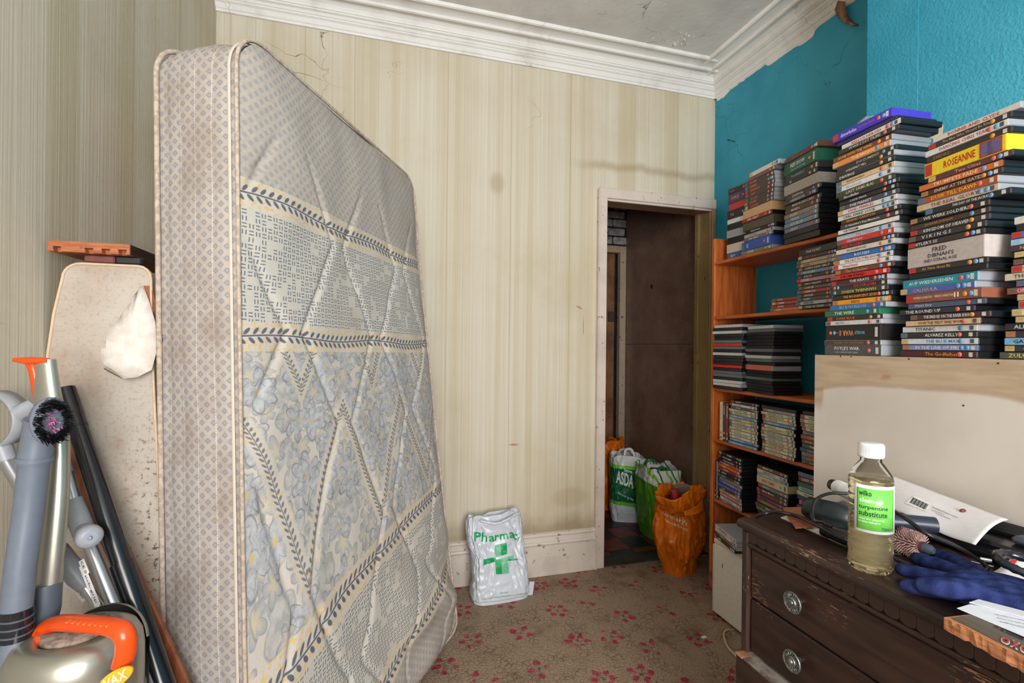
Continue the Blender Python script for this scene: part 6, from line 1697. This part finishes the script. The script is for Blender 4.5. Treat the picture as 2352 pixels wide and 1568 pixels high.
sheet('letter_sheet', 'white printed letter lying on the broken sign board', 'letter', pp, Z0+.0205, flat(232, 234, 240, .6, 0, .3, .02), .0008)
sheet('letter_sheet', 'folded white letter tucked under the glove cuff', 'letter', [(2226, 1384), (2248, 1377), (2352, 1404), (2400, 1416), (2400, 1428), (2352, 1418)], Z0+.0222, flat(226, 226, 236, .6, 0, .3, .02), .0010)
bvl = bvh_of([o for o in bpy.data.objects if o.name.startswith('letter_sheet')][0])
ls0 = [o for o in bpy.data.objects if o.name == 'letter_sheet'][0]
for k in range(3):
    uv, f = text_uv(('Dear resident, we are writing', 'about your recent enquiry of', 'the twelfth of this month and')[k], [(2285+6*k, 1410+8*k), (2352, 1424+8*k), (2352, 1427+8*k), (2284+6*k, 1413+8*k)], .01, 1); decal(ls0, 'print', bvl, uv, f, flat(90, 96, 130, .6), .001)
# small loose things
cp = atz(2250, 1292, Z0+.002)
tag(link('hair_clip', MB().box((-.022, -.006, 0), (.020, .006, .0035), .001, Tm(cp.x, cp.y, Z0) @ Rz(-62)).tube([cp + Vector((0, 0, .008)), cp + Vector((.012, -.012, .008))], .004, 8), flat(206, 208, 210, .2, .9)), 'shiny metal clip in front of the black appliance', 'clip')
rp = atz(2348, 1362, Z0+.012)
tag(link('beaded_bracelet', MB().tube([Vector((rp.x + .030*cos(w*pi/16), rp.y + .030*sin(w*pi/16), Z0 + .060 + .006*sin(w*pi/16))) for w in range(33)], [.0065 + (.0014 if k % 2 else 0) for k in range(33)], 10), flat(26, 28, 40, .2, 0, .6)), 'black beaded bracelet lying on the glove cuff', 'bracelet')
sw = thing('curled_paper', 'curled white paper with a red corner at the end of the appliance', 'paper', Tm(1.09, .62, Z0))
cpz = [atz(2306, 1272, Z0+.03), atz(2322, 1330, Z0+.002)]
co_ = under(sw, 'sheet', MB().grid(10, 10, lambda u, v: Vector((1.150 - .075*v + .006*u, .600 - .12*u + .015*v, Z0 + .002 + .042*(1-v)**2*(1-.3*u)))), WHT); q_ = co_.modifiers.new('thickness', 'SOLIDIFY'); q_.thickness = .0008
under(sw, 'red_corner', MB().grid(4, 4, lambda u, v: Vector((1.1495 - .026*v, .6005 - .008*u, Z0 + .0034 + .042*(1-v*.35)**2))), flat(206, 60, 56, .5))
tag(link('cloth_scrap', MB().tube(spath([atz(2176, 1272, Z0+.0116), atz(2196, 1283, Z0+.0116), atz(2214, 1294, Z0+.0116)], 4), [.009, .0105, .011, .0105, .010, .011, .010, .0095, .009], 10), flat(24, 26, 32, .8)), 'rolled scrap of black cloth behind the glove fingers', 'cloth')
tag(link('crayon_stub', MB().tube([atz(2218, 1284, Z0+.004), atz(2234, 1296, Z0+.004)], .0038, 8), flat(116, 40, 52, .5)), 'dark red crayon stub beside the black cloth scrap', 'crayon')
# cables
def cable(label_, pts, r=.0036, m=BLK):
    return tag(link('cable', MB().tube(spath([atz(u, v, Z0 + z) for u, v, z in pts], 8), r, 8), m), label_, 'cable')
cable('black cable trailing over the chest edge towards the hair dryer', [(1738, 1186, .004), (1760, 1178, .020), (1790, 1176, .018), (1830, 1185, .016), (1880, 1208, .028), (1920, 1230, .030), (1950, 1242, .030), (1985, 1262, .006)], .0045)
cable('thin black cable looping round the hair dryer', [(1946, 1133, .080), (1905, 1133, .078), (1876, 1146, .070), (1866, 1172, .064), (1870, 1194, .054), (1890, 1200, .044), (1910, 1210, .040)], .0036)
cable('black cable crossing the white envelope and looping by the glove', [(2040, 1165, .075), (2080, 1190, .084), (2130, 1226, .072), (2190, 1252, .050), (2240, 1280, .020), (2264, 1298, .006), (2266, 1308, .005), (2250, 1312, .005), (2222, 1306, .006)], .0042)
cable('short black cable running under the bottle side', [(2020, 1266, .005), (2044, 1266, .005), (2064, 1266, .005), (2080, 1274, .005)], .0040)
tag(link('paintbrush', MB().tube([atz(2046, 1278, Z0+.0052), atz(2090, 1297, Z0+.0052)], [.0045, .0030], 8), flat(40, 44, 60, .4)), 'thin dark brush handle pointing at the glove fingertips', 'brush')

# ================================================================== ON THE CARPET
sc_ = atz(1617, 1463, .0)
tag(link('paper_scrap', MB().box((-.012, -.007, .0002), (.012, .007, .0012), 0, Tm(sc_.x, sc_.y, 0) @ Rz(12)), WHT), 'small white paper scrap on the carpet near the computer case', 'paper')
sp_ = atz(1694, 1566, 0.0)
shoe = thing('trainer', 'white and blue trainer on the carpet against the chest end', 'shoe', Tm(sp_.x+.030, sp_.y-.10, 0) @ Rz(188))
def sh_(u, v):
    w = 2*pi*u; L = .13; x = cos(w); y = sin(w)
    wd = .042*(1 - .18*max(0, -x)); hh = (.012, .030, .060, .072)[0]
    k = v
    top = .030 + .050*smooth(.2, -.8, x)
    r = 1 - .10*k**3 - .35*smooth(.7, 1, k)
    return Vector((x*L*r, y*wd*r, .012 + (top)*k))
link('upper', MB().grid(36, 10, sh_, True, True).add([sh_(i/36.0, 1) for i in range(36)], [tuple(range(36))]), flat(44, 66, 156, .5), shoe)
link('sole', MB().prism([(.134*cos(2*pi*k/30), .045*(1-.18*max(0, -cos(2*pi*k/30)))*sin(2*pi*k/30)) for k in range(30)], .024), flat(216, 210, 204, .55), shoe)
link('toe_cap', MB().grid(20, 6, lambda u, v: Vector((.062 + .070*cos(pi*(u-.5))*(1-.25*v), .043*sin(pi*(u-.5))*(1-.2*v), .014 + .030*v)), True), flat(214, 208, 202, .5), shoe)
# ------------------------------------------------------------------ done
